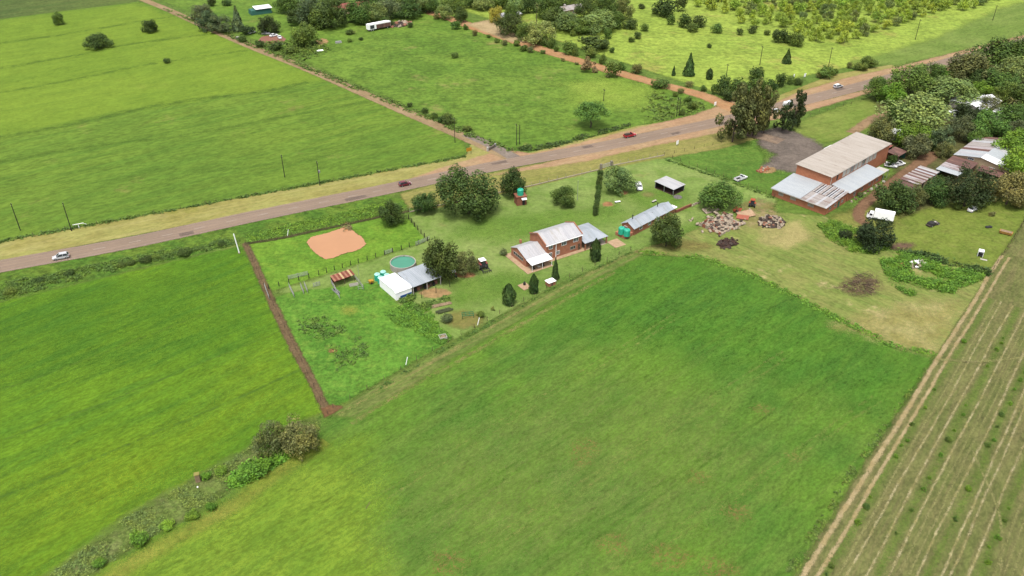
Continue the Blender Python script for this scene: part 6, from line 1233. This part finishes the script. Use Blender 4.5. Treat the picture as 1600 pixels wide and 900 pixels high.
x, y = at(1571, 366); r = empty('trailer_bin', (x, y, 0), math.radians(-35), 'orange-yellow skip by the right-hand fence', 'skip'); MB().box(-1.6, 1.6, -.7, .7, .2, .9, -.15, -.1).build('bin', plain_mat('rusty_yellow', C(196, 146, 72), .8, var=.25), r)
MB().box(-1.5, 1.5, -.7, .7, .905, .92).build('contents', 'timber', r)
for a_ in (-1.2, 1.2): MB().box(a_ - .1, a_ + .1, -.6, .6, 0, .2).build('skid', 'rubble_dark', r)
x, y = at(1531, 400); r = empty('cabinet_wreck', (x, y, 0), math.radians(60), 'white upended cab shell on the right lawn', 'wreck')
MB().box(-.8, .8, -.7, -.62, 0, 1.7).build('side', 'white', r); MB().box(-.8, .8, .62, .7, 0, 1.7).build('side', 'white', r); MB().box(.72, .8, -.62, .62, 0, 1.7).build('back', 'white', r); MB().box(-.8, .72, -.62, .62, 1.62, 1.7).build('top', 'white', r); MB().box(-.6, .7, -.6, .6, .05, .5).build('seat', 'dark', r)
x, y = at(1537, 406); tag(MB().box(-.9, .9, -.35, .35, .02, .12, .05, .05).build('door_panel', 'offwhite', None, (x, y, 0), -.5), 'pale panel lying in front of the cab shell', 'panel')
# long trailer at the top
x, y = at(592, 46); r = empty('box_trailer', (x, y, 0), math.radians(38), 'long white container trailer standing at the edge of the top thicket', 'trailer')
MB().box(-6.5, 6.5, -1.3, 1.3, 1.0, 3.6).build('body', 'white', r)
MB().box(-5.6, -3.2, -1.34, -1.29, 1.3, 3.1).build('side_opening', 'p_dark', r); MB().box(-2.0, 6.4, -1.34, -1.29, 1.02, 3.0).build('rusty_side', 'rust', r)
for xx in (-5, -3.8, 4.6):
    for s_ in (-1, 1): wheel(r, xx, s_ * 1.0, .5, .3)
MB().box(-6.3, 6.3, -.5, .5, .55, .98).build('chassis', 'dark', r)
# wrecks by the dirt road at the top
for i, (x_, y_, rz, pn, lb) in enumerate(((370, 44, .4, 'p_white', 'white wreck half under the grey conifer'), (394, 52, 1.0, 'p_white', 'white wreck beside the dark bush at the top'), (416, 54, .2, 'p_silver', 'silver wreck behind the red soil clearing'), (428, 57, .7, 'p_white', 'white wreck right behind the red soil clearing'), (437, 60, 2.0, 'p_white', 'white wreck at the right end of the red soil clearing'))):
    sedan(*at(x_, y_), rz, pn, lb, 4.3)
for i, (x_, y_, lb) in enumerate(((529, 67, 'grey broken cart in the weeds at the top'), (500, 79, 'white sheet lying in the grass at the top'), (440, 69, 'pale plank on the red clearing'))):
    x, y = at(x_, y_); tag(MB().box(-1.6, 1.6, -.7, .7, .02, .9 if i == 0 else .25, .2, .15).build(['broken_cart', 'roof_panel', 'plank'][i], ['greytube', 'white', 'offwhite'][i], None, (x, y, 0), .4), lb, ['cart', 'panel', 'plank'][i])

# ------------------------------------------------------------------ poles
def toph(b, yt):
    X, Y = G(*b); lo, hi = 0, 40
    for _ in range(40):
        z = (lo + hi) / 2; dz = z - CAMH; py = 450 - FPX * (Y * _s + dz * _c) / (Y * _c - dz * _s)
        if py > yt: lo = z
        else: hi = z
    return lo
def pole(x, yb, yt, label, arm=True, mat='darkwood', r=.15, box=False, pair=False, rz=None, group='wooden power poles'):
    h = toph((x, yb), yt); X, Y = G(x, yb); o = empty('utility_pole', (X, Y, 0), A31 if rz is None else rz, label, 'pole', group)
    MB().tube((0, 0, -.2), (0, 0, h), r, r * .65, 8).build('mast', mat, o)
    if pair: MB().tube((1.4, .3, -.2), (1.4, .3, h * .93), r, r * .65, 8).build('mast', mat, o)
    if arm:
        c = MB().box(-.06, .06, -.9, .9, h - .55, h - .43).build('crossarm', mat, o)
        for yy in (-.8, 0, .8): MB().tube((0, yy, h - .43), (0, yy, h - .22), .05, .035, 6).build('insulator', 'offwhite', c)
    if box: MB().lathe([(.28, 0), (.3, .1), (.3, .8), (.2, .9)], 12, (.35, 0, h * .52)).build('transformer', 'greytube', o)
    return o
for a_ in [(32, 360, 318, 'left pole at the left edge of the pasture'), (112, 361, 317, 'pole beside the white field gate on the verge'), (445, 277, 242, 'plain pole standing in the left pasture'), (711, 223, 185, 'pole at the corner of pasture and dirt road'), (943, 158, 139, 'short pole above the flat-crowned tree'), (1135, 118, 100, 'leaning pole right of the largest conifer'), (1187, 102, 72, 'tall pole in the veld below the orchard'), (1294, 106, 74, 'pole at the lower corner of the orchard'), (1430, 62, 30, 'pole on the smooth verge beside the orchard'), (1551, 32, 8, 'pole far up the verge at the right')]: pole(*a_)
pole(500, 290, 252, 'pole with a transformer at the pasture fence', box=True); pole(807, 227, 194, 'double pole at the junction corner of the paddock', pair=True); pole(1057, 182, 152, 'double pole by the scrub at the corner of the roads', pair=True)
pole(902, 313, 282, 'thin garden pole right of the lawn tree', False, 'steel', .08); pole(562, 442, 415, 'thin pale pole behind the striped shelter', False, 'greytube', .06); pole(1452, 198, 170, 'slim pole in front of the largest umbrella tree', False, 'greytube', .1); pole(939, 150, 138, 'short post in the painted sunlit patch of grass', False, 'darkwood', .1) if False else None
pole(863, 398, 372, 'white pole at the farmhouse wall', False, 'white', .08) if False else None
x, y = G(374, 396); o = empty('white_mast', (x, y, 0), 0, 'leaning white mast at the top of the brown strip', 'mast'); MB().tube((0, 0, 0), (-.5, 0, 6.2), .16, .15, 8).build('pipe', 'white', o); MB().tube((0, 0, 0), (0, 0, .3), .3, .3, 8).build('base', 'concrete', o)
# signs, roadside things
x, y = G(124, 357); r = empty('field_gate', (x, y, 0), A31, 'white T-shaped gate frame on the straw verge', 'gate'); MB().tube((0, 0, 0), (0, 0, 1.5), .08).build('post', 'white', r); MB().box(-1.5, 1.5, -.06, .06, 1.4, 1.55).build('bar', 'white', r); MB().tube((1.4, 0, 1.4), (2.2, 0, .9), .05).build('brace', 'white', r)
x, y = G(733, 241); r = empty('yellow_sign', (x, y, 0), A31, 'yellow roadside sign board on two posts by the junction', 'sign'); MB().box(-1.0, 1.0, -.04, .04, 1.1, 2.4).build('board', 'yellow', r)
for a_ in (-.8, .8): MB().tube((a_, .1, 0), (a_, .1, 2.5), .08).build('post', 'darkwood', r)
x, y = G(768, 233); r = empty('entrance_wall', (x, y, 0), math.radians(55), 'low grey entrance wall beside the junction', 'wall'); MB().box(-2.4, 2.4, -.2, .2, 0, 1.0).build('wall', plain_mat('grey_wall', C(140, 128, 112)), r); MB().box(-2.6, -2.0, -.3, .3, 0, 1.5).build('pillar', 'offwhite', r); MB().box(2.0, 2.6, -.3, .3, 0, 1.3).build('pillar', 'greytube', r)
for x_, y_, w_, lb in ((1257, 122, 1.5, 'larger white signboard on the far verge'), (1240, 123, .7, 'smaller white signboard on the far verge'), (1117, 167, 1.3, 'white signboard at the end of the red dirt road'), (1058, 228, 1.2, 'white sign on the homestead verge')):
    x, y = G(x_, y_); r = empty('signboard', (x, y, 0), A31 + .3, lb, 'sign'); MB().box(-w_ / 2, w_ / 2, -.05, .05, .6, 2.0).build('board', 'white', r)
    for a_ in (-.4, .4): MB().tube((a_ * w_, .09, 0), (a_ * w_, .09, 1.9), .05, n=6).build('post', 'steel', r)
# homestead gate
x, y = G(947, 262); r = empty('entrance_gate', (x, y, 0), pang((937, 265), (957, 259)), 'grey homestead entrance gate with two square pillars', 'gate')
for a_ in (-2.3, 2.3): MB().box(a_ - .35, a_ + .35, -.35, .35, 0, 1.9).build('pillar', plain_mat('gate_pillar', C(168, 158, 140)), r)
for z in (.3, .7, 1.1, 1.5): MB().tube((-1.9, 0, z), (1.9, 0, z), .06, n=6).build('bar', 'steel', r)
for k in range(7): MB().tube((-1.8 + k * .6, 0, .2), (-1.8 + k * .6, 0, 1.6), .04, n=5).build('upright', 'steel', r)

# ------------------------------------------------------------------ fences: every post its own part, wires as one part each
def fence(pts, gap, label, mat='darkwood', h=1.3, r=.09, wires=3, plinth=None, name='fence', wm='darkwood'):
    W_ = [G(*p) for p in pts]; o0 = W_[0]; o = empty(name, (o0[0], o0[1], 0), 0, label, 'fence')
    pm = MB().tube((0, 0, -.1), (0, 0, h), r, r * .85, 6).mesh('post', mat)
    tops = []
    for i in range(len(W_) - 1):
        A, B = W_[i], W_[i + 1]; L = math.dist(A, B); n = max(1, round(L / gap))
        for k in range(n + (i == len(W_) - 2)):
            t = k / n; X, Y = A[0] + (B[0] - A[0]) * t, A[1] + (B[1] - A[1]) * t
            link('post', pm, o, (X - o0[0] + random.uniform(-.08, .08), Y - o0[1] + random.uniform(-.08, .08), 0)).rotation_euler = (random.uniform(-.05, .05), random.uniform(-.05, .05), 0)
        if plinth: 
            q = MB(); a_ = math.atan2(B[1] - A[1], B[0] - A[0]); q.box(0, L, -.12, .12, 0, .28); q.build('plinth', plinth, o, (A[0] - o0[0], A[1] - o0[1], 0), a_)
    for wz in range(wires):
        z = h * (wz + 1) / wires - .1; q = MB()
        for i in range(len(W_) - 1): q.tube((W_[i][0] - o0[0], W_[i][1] - o0[1], z), (W_[i + 1][0] - o0[0], W_[i + 1][1] - o0[1], z), .006, n=3, cap=False)
        q.build('wire', wm, o)
    return o
fence([(420, 452), (498, 430), (560, 411), (640, 386), (668, 377)], 2.5, 'black-post fence along the lower side of the pond paddock', h=1.4, r=.13)
fence([(638, 342), (648, 354), (668, 377)], 2.6, 'black-post fence on the right side of the pond paddock', h=1.4, r=.14)
fence([(383, 384), (480, 365), (540, 352), (600, 338), (638, 331)], 5, 'wire fence between the road verge and the pond paddock', 'wood', 1.3, .07)
fence([(640, 332), (680, 323), (830, 291), (935, 266)], 3.2, 'wire mesh fence on a low plinth along the homestead verge', 'greytube', 1.5, .05, 4, 'concrete')
fence([(958, 259), (1038, 243)], 3.2, 'wire mesh fence on a low plinth right of the homestead gate', 'greytube', 1.5, .05, 4, 'concrete')
fence([(1038, 243), (1130, 276), (1210, 308)], 3.5, 'diagonal fence between the homestead and the warehouse lawn', 'wood', 1.3, .07)
fence([(1038, 243), (1100, 230), (1180, 212)], 4, 'wire fence in front of the warehouse lawn', 'wood', 1.2, .06)
fence([(520, 638), (600, 594), (700, 535), (800, 480), (870, 442), (985, 391)], 4.5, 'wire fence between homestead and lane', 'wood', 1.2, .07)
fence([(-60, 390), (0, 378), (200, 341), (400, 305), (560, 276), (727, 245)], 8, 'long wire fence along the left pasture', 'wood', 1.2, .06)
fence([(386, 386), (412, 446), (445, 512), (512, 648)], 5, 'wire fence beside the brown strip', 'wood', 1.2, .06)
fence([(659, 466), (681, 458), (703, 449)], 4.2, 'row of thin dark posts in front of the open shed', 'darkwood', 2.2, .08, 0)
fence([(1385, 388), (1440, 402), (1546, 430)], 4, 'weedy wire fence below the scrap lawn', 'darkwood', 1.3, .06)
fence([(1546, 430), (1604, 340)], 4, 'wire fence on the right side of the scrap lawn', 'wood', 1.3, .06)
fence([(1240, 188), (1330, 163), (1375, 152)], 5, 'wire fence between the tar road and the lawn behind the warehouse', 'wood', 1.2, .06)
fence([(1542, 308), (1600, 322)], 4, 'fence under the olive tree at the right edge', 'darkwood', 1.3, .07)
fence([(800, 236), (830, 232), (985, 199), (1090, 176)], 7, 'wire fence along the roadside of the middle paddock', 'wood', 1.2, .06)
fence([(270, 14), (500, 113), (700, 196), (800, 236)], 9, 'wire fence along the right side of the straight dirt road', 'wood', 1.2, .06)
for (a_, b_, lb) in (((448, 358), (449, 369), 'short white corner post at the top of the pond paddock'), ((628, 582), (634, 570), 'leaning white post in the lane fence'), ((738, 518), (746, 508), 'pale brace in the lane fence below the garden')):
    X, Y = G(*b_); tag(MB().tube((0, 0, -.05), (.5, .3, 2.0), .09, n=6).build('fence_brace', 'white', None, (X, Y, 0)), lb, 'post')
X, Y = G(310, 752); r = empty('old_gatepost', (X, Y, 0), .3, 'weathered box-shaped post standing in the ditch weeds', 'post'); MB().box(-.45, .45, -.4, .4, 0, 1.8, .03, .03).build('post', 'timber', r); MB().box(-.5, .5, -.45, .45, 1.802, 1.95).build('cap', plain_mat('mossy_cap', C(170, 160, 84)), r)
X, Y = G(309, 762); tag(MB().lathe([(.15, 0), (.17, .2), (.1, .32)], 10).build('bucket', 'white', None, (X, Y, 0)), 'tiny white bucket at the foot of the ditch post', 'bucket')
X, Y = G(575, 790); tag(MB().tube((-.3, -.8, .05), (.3, .8, .12), .08, .05, 6).build('branch', 'wood', None, (X, Y, 0)), 'fallen branch on the foreground grass', 'branch')
